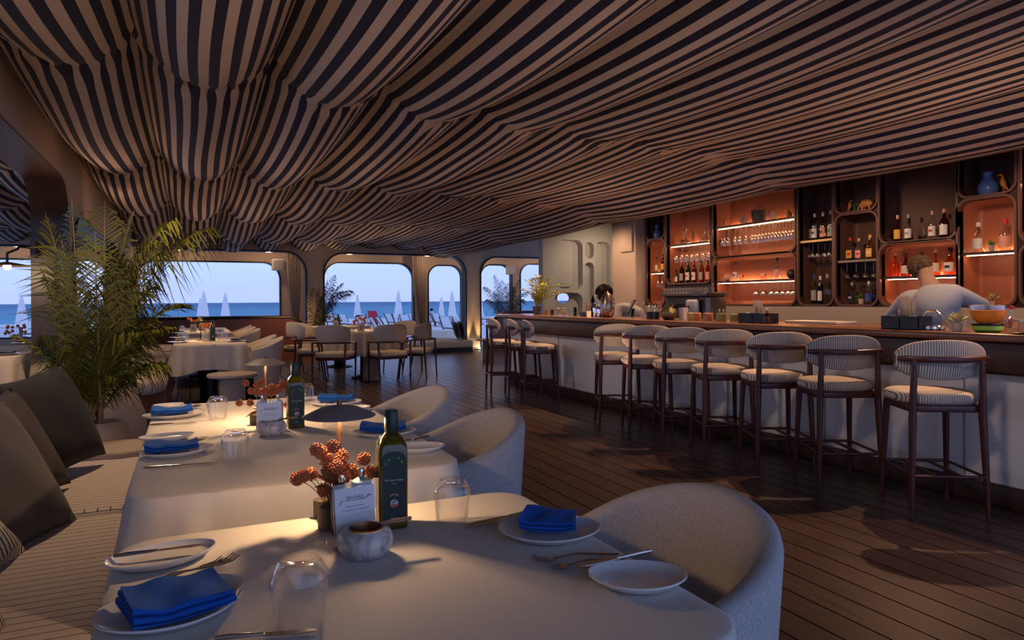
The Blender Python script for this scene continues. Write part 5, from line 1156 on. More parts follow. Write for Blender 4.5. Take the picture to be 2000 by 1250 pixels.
def cutlery(kind, a, b_, label, z=TZ, lift=0.0, tilt=0.0):
    """laid from handle end a to tip b (points on the cloth)"""
    d = Vector(b_) - Vector(a); L = max(.13, min(.235, d.length))
    o = (knife_mb(L) if kind == 'knife' else fork_mb(L)).obj(kind, m_steel); o.location = (a[0], a[1], z + lift); o.rotation_euler = (0, -tilt, math.atan2(d.y, d.x)); tag(o, label, kind); return o
def tumbler_mb(s=1.0):
    pr = [(.0305, 0), (.034, .03), (.0385, .060), (.0375, .068), (.030, .082), (.026, .088), (.020, .0885), (.012, .0845), (.001, .083), (.001, .077), (.018, .078), (.029, .072), (.036, .062), (.032, .03), (.0288, .0)]
    return MB().add(lathe([(r * s, z * s) for r, z in pr], 40, cap0=False, cap1=False))
def tumbler(px, by, label, z=TZ, s=1.0, group=None):
    o = tumbler_mb(s).obj('tumbler', m_glass); p = onZ(px, by, z); f = ray(px, by); f.z = 0; f.normalize(); o.location = p + f * .030 * s; tag(o, label, 'glass', group); return o
T = lambda px, py: onZ(px, py, TZ)
# --- nearest table, left place
c = T(343, 1196); plate(c, .102, .085, R_(28), 'white dinner plate under the nearest folded blue napkin')
napkin(T(345, 1200), .135, .108, R_(16), 'large folded blue napkin in the lower left corner', seed=1, folds=5, z=.012, hk=.0056)
plate(T(318, 1098), .088, .055, R_(12), 'white side plate above the nearest blue napkin', egg=.1)
cutlery('knife', T(222, 1108), T(397, 1083), 'butter knife lying across the nearest left side plate', lift=.015)
cutlery('fork', T(231, 1170), T(438, 1103), 'fork tucked under the nearest blue napkin, upper of two', lift=.004, tilt=-.0)
cutlery('fork', T(236, 1178), T(463, 1098), 'fork tucked under the nearest blue napkin, lower of two', lift=.006)
cutlery('knife', T(420, 1252), T(523, 1243), 'knife at the bottom picture edge below the near glass')
tumbler(585, 1243, 'clear tumbler upside down at the bottom of the nearest table', s=1.06)
tumbler(883, 1030, 'clear tumbler upside down right of the nearest oil bottle')
# right place
plate(T(1074, 1046), .098, .078, R_(-22), 'white dinner plate under the blue napkin beside the nearest chair')
napkin(T(1072, 1040), .105, .085, R_(-30), 'crumpled blue napkin beside the nearest tub chair', seed=4, folds=5, z=.014)
cutlery('knife', T(1062, 996), T(913, 1029), 'knife beside the right plate of the nearest table, upper of two')
cutlery('knife', T(1056, 1003), T(911, 1034), 'knife beside the right plate of the nearest table, lower of two')
cutlery('fork', T(1208, 1085), T(1042, 1096), 'fork below the right plate, left of two')
cutlery('fork', T(1218, 1094), T(1072, 1112), 'fork below the right plate, right of two')
plate(T(1247, 1141), .078, .058, R_(-25), 'white side plate at the right corner of the nearest table')
cutlery('knife', T(1272, 1098), T(1134, 1130), 'butter knife lying on the right side plate', lift=.016)
# --- second table
plate(T(346, 888), .100, .070, R_(10), 'white plate under the blue napkin at the near left of the second table')
napkin(T(336, 886), .145, .085, R_(6), 'folded blue napkin at the near left of the second table', seed=7, z=.014)
plate(T(326, 860), .082, .050, R_(8), 'small white side plate behind the near left napkin of the second table')
cutlery('knife', T(281, 916), T(428, 905), 'knife in front of the near left plate of the second table')
cutlery('fork', T(300, 890), T(398, 861), 'fork at the near left of the second table, left of two', lift=.006)
cutlery('fork', T(305, 893), T(404, 860), 'fork at the near left of the second table, right of two', lift=.006)
tumbler(460, 905, 'clear tumbler upside down in the left middle of the second table')
tumbler(425, 821, 'clear tumbler upside down at the far left of the second table')
tumbler(597, 789, 'clear tumbler upside down behind the farther oil bottle', s=.98)
tumbler(648, 836, 'clear tumbler partly hidden behind the lamp shade', s=.98)
plate(T(341, 815), .112, .072, R_(8), 'white plate under the blue napkin at the far left corner of the second table')
napkin(T(336, 812), .150, .085, R_(5), 'folded blue napkin at the far left corner of the second table', seed=9, z=.014)
plate(T(330, 797), .06, .045, R_(8), 'small white plate at the far left corner edge of the second table')
cutlery('knife', T(292, 832), T(385, 826), 'knife in front of the far left plate of the second table')
cutlery('fork', T(345, 808), T(386, 796), 'fork beside the far left napkin, left of two', lift=.008)
cutlery('fork', T(348, 810), T(390, 797), 'fork beside the far left napkin, right of two', lift=.008)
plate(T(752, 850), .105, .075, R_(-12), 'white plate under the blue napkin behind the nearest oil bottle')
napkin(T(748, 847), .155, .080, R_(-14), 'blue napkin behind the neck of the nearest oil bottle', seed=11, z=.014)
plate(T(817, 881), .080, .055, R_(-15), 'white side plate at the right corner of the second table')
cutlery('knife', T(838, 864), T(770, 880), 'butter knife on the side plate at the right of the second table', lift=.016)
cutlery('fork', T(815, 862), T(758, 868), 'fork behind the side plate at the right of the second table', lift=.003)
plate(T(656, 791), .110, .078, R_(-12), 'white plate under the blue napkin at the far right of the second table')
napkin(T(656, 787), .155, .085, R_(-10), 'blue napkin at the far right of the second table', seed=13, z=.014)
plate(T(686, 802), .078, .052, R_(-15), 'white side plate just behind the lamp shade')
cutlery('knife', T(705, 794), T(660, 803), 'knife near the far right plate of the second table', lift=.002)
cutlery('knife', T(615, 783), T(560, 786), 'knife at the far edge of the second table')

# --- centrepieces
m_flower = mat('orange_dried_flower', (0.55, 0.16, 0.06), 0.75, vary=0.45, vscale=300); m_fleaf = mat('ochre_leaf', (0.46, 0.18, 0.03), 0.6, vary=.2, vscale=30)
def flowers(root, heads, z0, R=.012, leaves=(), detail=True):
    st = MB(); rnd = random.Random(3)
    for (x, y, z) in heads:
        st.add(tube(bez((x * .1, y * .1, z0), (x * .35, y * .35, z0 + (z - z0) * .7), (x, y, z), 6), .0009, 5)); hd = MB()
        if detail:
            nb = 46
            for k in range(nb):
                ph_ = math.acos(1 - 2 * (k + .5) / nb); th_ = k * 2.39996; d = Vector((math.sin(ph_) * math.cos(th_), math.sin(ph_) * math.sin(th_), math.cos(ph_))) * R * rnd.uniform(.85, 1.05)
                hd.add(sphere((x + d.x, y + d.y, z + d.z), R * .22, 5, 4))
            hd.add(sphere((x, y, z), R * .75, 8, 6))
        else: hd.add(sphere((x, y, z), R, 8, 6))
        hd.obj('flower_head', m_flower, root)
    st.obj('stems', m_stem, root)
    lf = MB()
    for (x, y, z, rz, el, L) in leaves:
        M = Matrix.Translation((x, y, z)) @ Matrix.Rotation(rz, 4, 'Z') @ Matrix.Rotation(-el, 4, 'Y')
        n = 8; top = []
        for i in range(n + 1):
            u = i / n; w_ = L * .20 * math.sin(PI * u ** .8) ; bend = -.15 * L * u * u
            top.append((u * L, w_, bend + w_ * .3)); 
        bot = [(p[0], -p[1], p[2]) for p in top]; mid = [(p[0], 0, p[2] - abs(p[1]) * .3) for p in top]
        vs = []; fs = []
        for i in range(n + 1): vs += [bot[i], mid[i], top[i]]
        m_ = len(vs); vs += [(p[0], p[1], p[2] - .0008) for p in vs]
        for i in range(n):
            for k in (0, 1):
                a = i * 3 + k; fs += [[a, a + 3, a + 4, a + 1], [a + m_, a + 1 + m_, a + 4 + m_, a + 3 + m_]]
        lf.add((vs, fs), M)
    if leaves: lf.obj('leaves', m_fleaf, root)
def oil_bottle(px, by, label, H=.232, text=True, s=1.0, z=TZ):
    p = onZ(px, by, z); f = ray(px, by); f.z = 0; f.normalize(); W = .0285
    o = MB().add(loft([[(x, y, zz) for x, y in rrect(-r, -r, r, r, rr, 5)] for r, rr, zz in ((W * .93, .006, 0), (W, .007, .004), (W, .007, .155), (W * .97, .010, .165), (W * .78, .018, .178), (.0125, .0124, .188), (.0115, .0114, .196))])).obj('olive_oil_bottle', mat('green_oil_glass', (0.10, 0.085, 0.006), 0.08, trans=0.55, ior=1.45, coat=.5))
    o.location = p + f * W; o.rotation_euler = (0, 0, math.atan2(-f.y, -f.x) + R_(10)); o.scale = (s, s, s); tag(o, label, 'bottle')
    MB().add(lathe([(.0130, .188), (.0140, .196), (.0140, .229), (.0125, .232)], 24)).obj('cap', mat('dark_green_cap', (0.012, 0.035, 0.018), 0.35), o)
    lb = [(-.0235, .012), (.0235, .012), (.0235, .140)] + [(.0235 * math.cos(R_(a)), .140 + .014 * math.sin(R_(a))) for a in range(20, 180, 20)] + [(-.0235, .140)]
    Mx = Matrix(((0, 0, 1, W + .0002), (1, 0, 0, 0), (0, 1, 0, 0), (0, 0, 0, 1)))
    l = MB().add(slab(lb, 0, .0006), Mx).obj('label', mat('deep_green_paper', (0.010, 0.032, 0.030), 0.5), o)
    Mt = lambda z_: Matrix(((0, 0, 1, W + .0010), (1, 0, 0, 0), (0, 1, 0, z_), (0, 0, 0, 1)))
    if text:
        tw = mat('label_white_ink', (0.62, 0.60, 0.55), 0.6)
        text_mesh('label_text', 'Olio Extra Vergine', .0058, tw, l, Mt(.096), .0001, .82)
        text_mesh('label_text', 'di Oliva', .0030, tw, l, Mt(.090), .0001)
        text_mesh('label_text', '500 ml e', .0042, tw, l, Mt(.022), .0001)
        MB().add(slab(circ(0, .052, .0078, 24), 0, .0003), Mt(0)).obj('seal', mat('seal_white', (0.62, 0.62, 0.66), 0.5), l)
        MB().add(slab([(.0066 * math.cos(R_(a)), .051 + .0066 * math.sin(R_(a))) for a in range(180, 361, 15)], .0003, .0006), Mt(0)).obj('seal_emblem', mat('seal_red', (0.50, 0.10, 0.05), 0.5), l)
        MB().add(tube([(-.004, .053, .0006), (.0, .056, .0006), (.004, .057, .0006)], .0012, 5), Mt(0)).obj('seal_emblem', mat('seal_navy', (0.03, 0.04, 0.12), 0.5), l)
        MB().add(tube([(.0085 * math.cos(R_(a)), .064 + .006 * math.sin(R_(a)), .0003) for a in range(20, 161, 20)], .0010, 5), Mt(0)).obj('seal_ribbon', LB['pink'], l)
        ol = MB(); 
        for a, b2 in ((-.010, .138), (.008, .140), (-.016, .131), (.015, .133)): ol.add(sphere((a, b2, .0006), .0024, 8, 5), Mt(0))
        ol.obj('olive_print', mat('olive_gold', (0.42, 0.36, 0.12), 0.5), l)
        lv = MB()
        for k in range(9): a = R_(20 + k * 18); lv.add(tube([(.018 * math.cos(a), .122 + .018 * math.sin(a), .0005), (.024 * math.cos(a + .2), .122 + .024 * math.sin(a + .2), .0005)], .0013, 4), Mt(0))
        lv.obj('leaf_print', mat('print_green', (0.06, 0.20, 0.10), 0.6), l)
    else:
        MB().add(slab(circ(0, .052, .007, 16), 0, .0003), Mt(0)).obj('seal', LB['white'], l)
    return o
def menu_card(px, py, label, rz, W=.078, H=.112, text=True):
    p = T(px, py); o = MB().add(slab(rrect(-W / 2 - .002, -.002, W / 2 + .002, H + .004, .002, 2), -.0030, .0030), Matrix.Rotation(PI / 2 - .10, 4, 'X')).add(slab(rrect(-W / 2 - .002, -.022, W / 2 + .002, .016, .003, 2), 0.0, .003)).obj('menu_card_holder', m_glass)
    o.location = p; o.rotation_euler = (0, 0, rz); tag(o, label, 'sign'); Mr = Matrix.Rotation(PI / 2 - .10, 4, 'X')
    c_ = MB().add(slab(rrect(-W / 2 + .001, .006, W / 2 - .001, H - .004, .0005, 1), -.0004, .0004), Mr).obj('card', mat('white_card', (0.78, 0.76, 0.76), 0.6), o)
    ink = mat('dark_ink', (0.03, 0.025, 0.04), 0.6)
    Mt = lambda z_: Mr @ Matrix.Translation((0, z_, .0008))
    text_mesh('logo_text', 'IBHAAR', .0105, ink, c_, Mt(.086), .0001, .95)
    text_mesh('card_text', 'Experience our Menu', .0038, ink, c_, Mt(.073), .0001)
    text_mesh('card_text', 'for exciting benefits and promotions', .0036, ink, c_, Mt(.0665), .0001)
    MB().add(tube([(-.030, .078, 0), (-.024, .087, 0)], .0006, 4), Mt(0)).add(tube([(-.024, .0845, 0), (0, .0843, 0), (.018, .0850, 0), (.030, .0885, 0)], [.0003, .0005, .0008, .0003], 4), Mt(0)).add(tube([(.021, .0875, 0), (.026, .0905, 0), (.033, .0885, 0)], [.0004, .0012, .0002], 4), Mt(0)).obj('logo_swoosh', ink, c_)
    return o
m_marble = None
def marble():
    mt, t, b = _new('white_marble'); N = t.nodes.new; L = t.links.new
    tc = N('ShaderNodeTexCoord'); nz = N('ShaderNodeTexNoise'); nz.inputs['Scale'].default_value = 22; nz.inputs['Detail'].default_value = 7; nz.inputs['Distortion'].default_value = 1.6
    rp = N('ShaderNodeValToRGB'); rp.color_ramp.elements[0].position = .36; rp.color_ramp.elements[0].color = (0.34, 0.31, 0.30, 1); rp.color_ramp.elements[1].position = .54; rp.color_ramp.elements[1].color = (0.66, 0.62, 0.58, 1)
    L(tc.outputs['Object'], nz.inputs[0]); L(nz.outputs[0], rp.inputs[0]); L(rp.outputs[0], b.inputs['Base Color']); b.inputs['Roughness'].default_value = .25; return mt
m_marble = marble()
def marble_bowl(px, by, label, s=1.0):
    p = T(px, by); f = ray(px, by); f.z = 0; f.normalize()
    o = MB().add(lathe([(.024, 0), (.036, .004), (.0475, .018), (.0490, .030), (.044, .044), (.036, .0505), (.030, .050), (.0275, .044), (.027, .030), (.001, .028)], 40)).obj('marble_salt_bowl', m_marble)
    o.location = p + f * .026; o.scale = (s, s, s); tag(o, label, 'bowl')
    MB().add(lathe([(.0302, .0508), (.0285, .0515), (.0270, .046), (.0262, .031), (.001, .0295)], 36, cap0=False, cap1=False)).obj('copper_liner', mat('dull_copper', (0.30, 0.13, 0.07), 0.4, 0.8), o)
    MB().add(tube([(.028, .008, .0515), (.05, .010, .052), (.085, .012, .053)], [.0032, .0036, .0038], 8), Matrix.Rotation(R_(-4), 4, 'Z')).obj('wooden_handle', mat('olive_wood', (0.28, 0.16, 0.09), 0.5), o)
    return o
def grinder(px, py, mt, label, H=.062, R=.0185):
    p = T(px, py); o = MB().add(lathe([(R * .9, 0), (R, .004), (R, H * .72), (R * .92, H * .8), (R * .5, H * .84), (R * .28, H * .86), (R * .25, H * .90)], 24)).obj('spice_grinder', mt); o.location = p; tag(o, label, 'grinder')
    MB().add(lathe([(R * .3, H * .88), (R * .36, H * .93), (R * .3, H * .99), (.001, H)], 14)).obj('knob', m_chrome, o); return o
def table_lamp(px, py, label, power, z=TZ, H=.238, R=.074):
    p = onZ(px, py, z); o = MB().add(cyl((0, 0, 0), .045, .010, 32, .003)).obj('table_lamp', mat('bronze_metal', (0.22, 0.12, 0.07), 0.35, 0.8)); o.location = p; tag(o, label, 'lamp')
    MB().add(tube([(0, 0, .01), (0, 0, H - .01)], .0045, 10)).obj('stem', mat('bronze_metal', (0.22, 0.12, 0.07), 0.35, 0.8), o)
    MB().add(lathe([(.006, H - .002), (R * .5, H - .007), (R, H - .024), (R, H - .0255), (R * .5, H - .010), (.006, H - .0055)], 48, cap0=True, cap1=True)).obj('shade', mat('grey_beige_metal', (0.30, 0.25, 0.22), 0.5), o)
    MB().add(cyl((0, 0, H - .003), .0055, .012, 16)).obj('finial', mat('bronze_metal', (0.22, 0.12, 0.07), 0.35, 0.8), o)
    MB().add(slab([(x, y) for x, y in circ(0, 0, .018, 20)], H - .018, H - .014)).obj('led_disc', emis('lamp_led', (1.0, .66, .36), 40), o)
    light('POINT', p + Vector((0, 0, H - .030)), power, (1.0, .60, .30), .012, name='table_lamp_light'); return o
# nearest table
table_lamp(664, 1013, 'small bronze table lamp with a flat disc shade on the nearest table', 3.4)
oil_bottle(765, 1035, 'tall green olive oil bottle in the centre of the nearest table')
menu_card(697, 1068, 'small white menu card in a clear holder on the nearest table', R_(8))
marble_bowl(714, 1096, 'marble salt bowl with copper inside on the nearest table')
grinder(668, 1042, mat('charcoal_ceramic', (0.05, 0.052, 0.055), 0.5), 'dark spice grinder behind the nearest menu card', H=.114, R=.021)
grinder(706, 1035, mat('blue_grey_ceramic', (0.20, 0.30, 0.32), 0.45), 'pale blue spice grinder behind the nearest menu card', H=.122, R=.0205)
fv = MB().add(lathe([(.022, 0), (.024, .005), (.022, .045), (.014, .052), (.012, .046)], 24, cap1=False)).obj('flower_vase', mat('brown_ceramic', (0.09, 0.07, 0.055), 0.6)); fp = T(645, 1032); fv.location = fp; tag(fv, 'dark little vase with orange dried flowers on the nearest table', 'vase')
HP = [(592, 930), (606, 926), (580, 936), (618, 878), (627, 884), (638, 893), (651, 872), (668, 890), (664, 902), (658, 912), (668, 925), (645, 930), (711, 897), (691, 925), (685, 918), (725, 922), (632, 957), (655, 934), (672, 931), (640, 920)]
Hh = []
for i, (a, b2) in enumerate(HP):
    q = onY(a, b2, fp.y + (-.015 if i % 3 == 0 else .012 * (i % 2))); Hh.append(tuple(q - fp))
def lrel(a, b2, rz, el, L): q = onY(a, b2, fp.y - .01) - fp; return (q.x, q.y, q.z, rz, el, L)
flowers(fv, Hh, .04, .0122, [lrel(645, 945, R_(160), R_(35), .055), lrel(655, 918, R_(165), R_(30), .04), lrel(640, 950, R_(200), R_(15), .03), lrel(670, 935, R_(20), R_(30), .04)])
o = MB().add(lathe([(.020, 0), (.022, .004), (.022, .036), (.020, .037), (.016, .030)], 20)).obj('votive_pot', mat('brown_ceramic', (0.09, 0.07, 0.055), 0.6)); o.location = T(633, 1008) + Vector((-.0, .0, 0)); tag(o, 'small dark pot left of the nearest menu card', 'pot')
# second table
table_lamp(519, 820, 'small bronze table lamp with disc shade at the far end of the second table', 4.4)
oil_bottle(577, 837, 'olive oil bottle on the second table, farther one', text=True)
menu_card(527, 850, 'white menu card on the second table', R_(4))
marble_bowl(530, 853, 'marble salt bowl on the second table')
grinder(512, 838, LB['grey'], 'left spice grinder behind the farther menu card', H=.118)
grinder(543, 836, LB['white'], 'right spice grinder behind the farther menu card', H=.120)
fv2 = MB().add(lathe([(.022, 0), (.024, .005), (.022, .045), (.014, .052), (.012, .046)], 20, cap1=False)).obj('flower_vase', mat('brown_ceramic', (0.09, 0.07, 0.055), 0.6)); fp = T(516, 834); fv2.location = fp; tag(fv2, 'dark vase with orange dried flowers on the second table', 'vase')
Hh = [tuple(onY(a, b2, fp.y) - fp) for a, b2 in ((480, 748), (501, 753), (511, 746), (490, 764), (531, 756), (552, 749), (545, 758), (518, 762), (560, 755), (467, 787), (489, 786), (561, 790), (506, 765), (527, 768), (537, 765))]
flowers(fv2, Hh, .04, .0115, [(0, 0, .06, R_(170), R_(20), .06), (0, 0, .06, R_(20), R_(30), .05), (0, 0, .06, R_(200), R_(-5), .07), (0, 0, .06, R_(80), R_(60), .05)])
o = MB().add(lathe([(.020, 0), (.022, .004), (.022, .036), (.020, .037), (.016, .030)], 20)).obj('votive_pot', mat('brown_ceramic', (0.09, 0.07, 0.055), 0.6)); o.location = T(500, 828); tag(o, 'small dark pot left of the farther menu card', 'pot')

# --- far tables: simple settings
def far_set(items, tb):
    for kind, px, py, lab in items:
        p = T(px, py)
        if kind == 'bottle': oil_bottle(px, py, lab, text=False)
        elif kind == 'glass': o = tumbler_mb().obj('tumbler', m_glass); o.location = p; tag(o, lab, 'glass')
        elif kind == 'card':
            o = MB().add(box(-.045, -.003, 0, .045, .003, .115)).obj('menu_card', LB['cream'], smooth=False); o.location = p; tag(o, lab, 'sign'); MB().add(box(-.03, -.0042, .03, .03, -.0031, .085)).obj('print', LB['grey'], o, smooth=False)
        elif kind == 'flower':
            o = MB().add(lathe([(.022, 0), (.024, .005), (.022, .045), (.014, .052)], 14)).obj('flower_vase', LB['gold']); o.location = p; tag(o, lab, 'vase'); rnd = random.Random(int(px))
            flowers(o, [(rnd.uniform(-.10, .10), rnd.uniform(-.06, .06), rnd.uniform(.10, .20)) for _ in range(14)], .04, .018, [(0, 0, .06, rnd.uniform(0, 6), .6, .07) for _ in range(5)], False)
        elif kind == 'setting':
            o = MB().add(lathe([(.06, 0), (.11, .012), (.105, .013), (.06, .005)], 24)).obj('plate', m_white); o.location = p; tag(o, lab + ', plate below', 'plate')
            napkin(p, .15, .09, R_(px), lab + ', folded napkin', m_navyn, int(px), z=.014, folds=3)
        elif kind == 'lamp': table_lamp(px, py, lab, 5)
far_set([('card', 403, 666, 'pale menu card on the far cream table'), ('bottle', 415, 666, 'green oil bottle on the far cream table'), ('flower', 402, 661, 'orange dried flowers on the far cream table'),
         ('glass', 362, 668, 'tumbler at the left front of the far cream table'), ('glass', 356, 664, 'tumbler behind the left front one on the far cream table'), ('glass', 432, 665, 'tumbler right of the far oil bottle'), ('glass', 438, 662, 'tumbler farther right of the far oil bottle'),
         ('setting', 462, 667, 'place setting at the right front of the far cream table'), ('setting', 348, 669, 'place setting at the left front of the far cream table'), ('setting', 349, 660, 'place setting farther back at the left of the far cream table')], 0)
far_set([('flower', 380, 645, 'tall orange dried flowers on the table by the left window'), ('card', 378, 648, 'menu card on the table by the left window'), ('glass', 355, 647, 'tumbler left of the flowers by the left window'), ('glass', 357, 649, 'second tumbler left of the flowers by the left window'),
         ('glass', 403, 646, 'tumbler right of the flowers by the left window'), ('bottle', 392, 646, 'dark bottle beside the flowers by the left window'), ('setting', 350, 651, 'place setting at the front left of the table by the left window'), ('setting', 428, 648, 'place setting at the right of the table by the left window')], 0)
far_set([('flower', 702, 646, 'orange dried flowers on the round table'), ('card', 706, 647, 'menu card on the round table'), ('glass', 727, 646, 'tumbler on the right of the round table'), ('setting', 745, 646, 'place setting at the right of the round table'), ('setting', 682, 647, 'place setting at the left of the round table')], 0)
far_set([('flower', 655, 639.6, 'orange dried flowers on the second round table'), ('card', 656, 640, 'menu card on the second round table'), ('bottle', 661, 639.8, 'dark oil bottle on the second round table'), ('setting', 648, 640.2, 'place setting on the second round table')], 0)
far_set([('flower', 32, 668, 'red dried flowers on the terrace table'), ('setting', 45, 671, 'place setting on the terrace table beside the flowers'), ('setting', 12, 693, 'place setting on the terrace table at the left edge')], 0)
for (x, y, lab) in ((2.40, 10.75, 'black rimmed table lamp on the round table'), (.12, 8.9, 'table lamp among the glasses of the far cream table'), (2.4, 12.8, 'table lamp on the second round table'), (.2, 11.9, 'table lamp on the table by the left window')):
    o = MB().add(cyl((0, 0, 0), .045, .01)).add(tube([(0, 0, .01), (0, 0, .23)], .005, 8)).add(lathe([(.005, .235), (.074, .215), (.074, .213), (.005, .23)], 32)).obj('table_lamp', m_dark); o.location = (x, y, .7505); tag(o, lab, 'lamp')
    light('POINT', (x, y, .75 + .20), 3.5, (1.0, .60, .30), .012, name='table_lamp_light')

# ------------------------------------------------------------------ palms
def frond_path(base, tip, rise=.25, n=12):
    base, tip = Vector(base), Vector(tip); mid = base.lerp(tip, .45) + Vector((0, 0, rise * (tip - base).length)); return bez(base, mid, tip, n)
pl = palm_pot.location.copy(); mb = MB()
def PT(px, py, Y): return onY(px, py, Y) - pl
b0 = Vector((-.05, -.0, .54))
FR = [((88, 415, 4.3), .10, .40, .2), ((140, 388, 4.2), .06, .42, .5), ((205, 392, 4.35), .10, .42, .6), ((262, 412, 4.2), .22, .44, .7), ((345, 432, 4.3), .42, .46, 1.0), ((425, 452, 4.5), .50, .42, 1.1), ((318, 470, 4.1), .36, .42, .9),
      ((372, 600, 4.35), .50, .34, .35), ((345, 640, 4.2), .42, .34, .5), ((300, 560, 4.3), .36, .40, .6), ((330, 715, 4.2), .46, .30, .8), ((78, 520, 4.2), .12, .34, .5), ((20, 655, 4.15), .32, .28, .3), ((80, 650, 4.1), .2, .28, .8),
      ((245, 500, 4.1), .2, .42, .9), ((185, 455, 4.0), .02, .38, .6), ((275, 650, 4.0), .38, .36, 1.0), ((95, 755, 4.0), .55, .22, .5), ((232, 740, 4.05), .6, .22, .8), ((235, 590, 4.45), .2, .40, .9), ((120, 470, 4.05), .02, .34, .6), ((205, 640, 4.1), .25, .34, 1.0)]
for i, ((px, py, Y), rise, wl_, dr) in enumerate(FR):
    tip = PT(px, py, Y); jx = random.Random(i); b1 = b0 + Vector((jx.uniform(-.05, .05), jx.uniform(-.05, .05), 0))
    palm_leaf_mb(mb, frond_path(b1, tip, rise, 16), wl_ * .86, 44, dr, .0095, i, v=.12)
mb.obj('fronds', [m_leaf, m_stem], palm_pot)
st = MB()
for i in range(7):
    a = i * 2.1; st.add(tube([(b0.x + .035 * math.cos(a), .035 * math.sin(a), .53), (b0.x + .05 * math.cos(a), .05 * math.sin(a), .8), (b0.x + .10 * math.cos(a), .08 * math.sin(a), 1.15)], [.014, .011, .008], 8))
st.obj('canes', m_stem, palm_pot)
def window_palm(px, Y, tips, label, H=.45, potR=.16, basez=0):
    p = onY(px, 600, Y); p.z = basez
    o = MB().add(lathe([(potR * .7, 0), (potR, H * .5), (potR * .95, H), (potR * .85, H), (potR * .8, H * .9)], 20, cap1=False)).obj('potted_palm', m_stone); o.location = p; tag(o, label, 'plant'); mb = MB()
    for i, (a, b2, dy, rs) in enumerate(tips):
        palm_leaf_mb(mb, frond_path((.03 * math.cos(i * 2), .03 * math.sin(i * 2), H * .9), onY(a, b2, Y + dy) - p, rs, 12), .42, 34, .7, .014, i + 50, v=.2)
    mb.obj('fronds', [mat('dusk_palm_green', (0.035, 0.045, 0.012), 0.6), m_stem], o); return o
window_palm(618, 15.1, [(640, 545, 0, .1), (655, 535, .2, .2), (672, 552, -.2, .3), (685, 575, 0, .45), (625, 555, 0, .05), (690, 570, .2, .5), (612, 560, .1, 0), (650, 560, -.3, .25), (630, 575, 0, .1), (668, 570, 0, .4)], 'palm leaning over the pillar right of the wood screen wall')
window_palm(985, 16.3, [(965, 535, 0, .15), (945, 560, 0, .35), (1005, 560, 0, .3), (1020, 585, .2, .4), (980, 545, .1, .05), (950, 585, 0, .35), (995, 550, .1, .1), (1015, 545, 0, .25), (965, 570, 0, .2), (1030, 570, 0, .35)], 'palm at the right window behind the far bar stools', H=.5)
# ------------------------------------------------------------------ people
def skin_obj(name, V, E, Rr, mt, parent=None, sub=2, root=0):
    me = bpy.data.meshes.new(name); me.from_pydata([tuple(v) for v in V], E, [])
    t = bpy.data.objects.new(name, me); COL.objects.link(t)
    md = t.modifiers.new('s', 'SKIN'); md.use_smooth_shade = True
    if not me.skin_vertices: 
        bpy.context.view_layer.objects.active = t
    for i, r in enumerate(Rr):
        sv = me.skin_vertices[0].data[i]; sv.radius = (r, r) if not isinstance(r, tuple) else r; sv.use_root = (i == root)
    t.modifiers.new('u', 'SUBSURF').levels = sub; t.modifiers[-1].render_levels = sub
    dg = bpy.context.evaluated_depsgraph_get(); m2 = bpy.data.meshes.new_from_object(t.evaluated_get(dg)); m2.name = name
    bpy.data.objects.remove(t); m2.materials.clear(); m2.materials.append(mt)
    for p in m2.polygons: p.use_smooth = True
    o = bpy.data.objects.new(name, m2); COL.objects.link(o)
    if parent is not None: o.parent = parent
    return o
m_skin = mat('skin', (0.42, 0.24, 0.16), 0.55); m_hair = mat('brown_hair', (0.13, 0.075, 0.04), 0.9, bump=0.9, bscale=120); m_hair2 = mat('dark_hair', (0.02, 0.014, 0.012), 0.85, bump=0.9, bscale=90)
m_shirt = mat('pale_grey_shirt', (0.50, 0.52, 0.56), 0.85, bump=0.3, bscale=10); m_trou = mat('dark_trousers', (0.03, 0.03, 0.04), 0.85); m_shoe = m_black
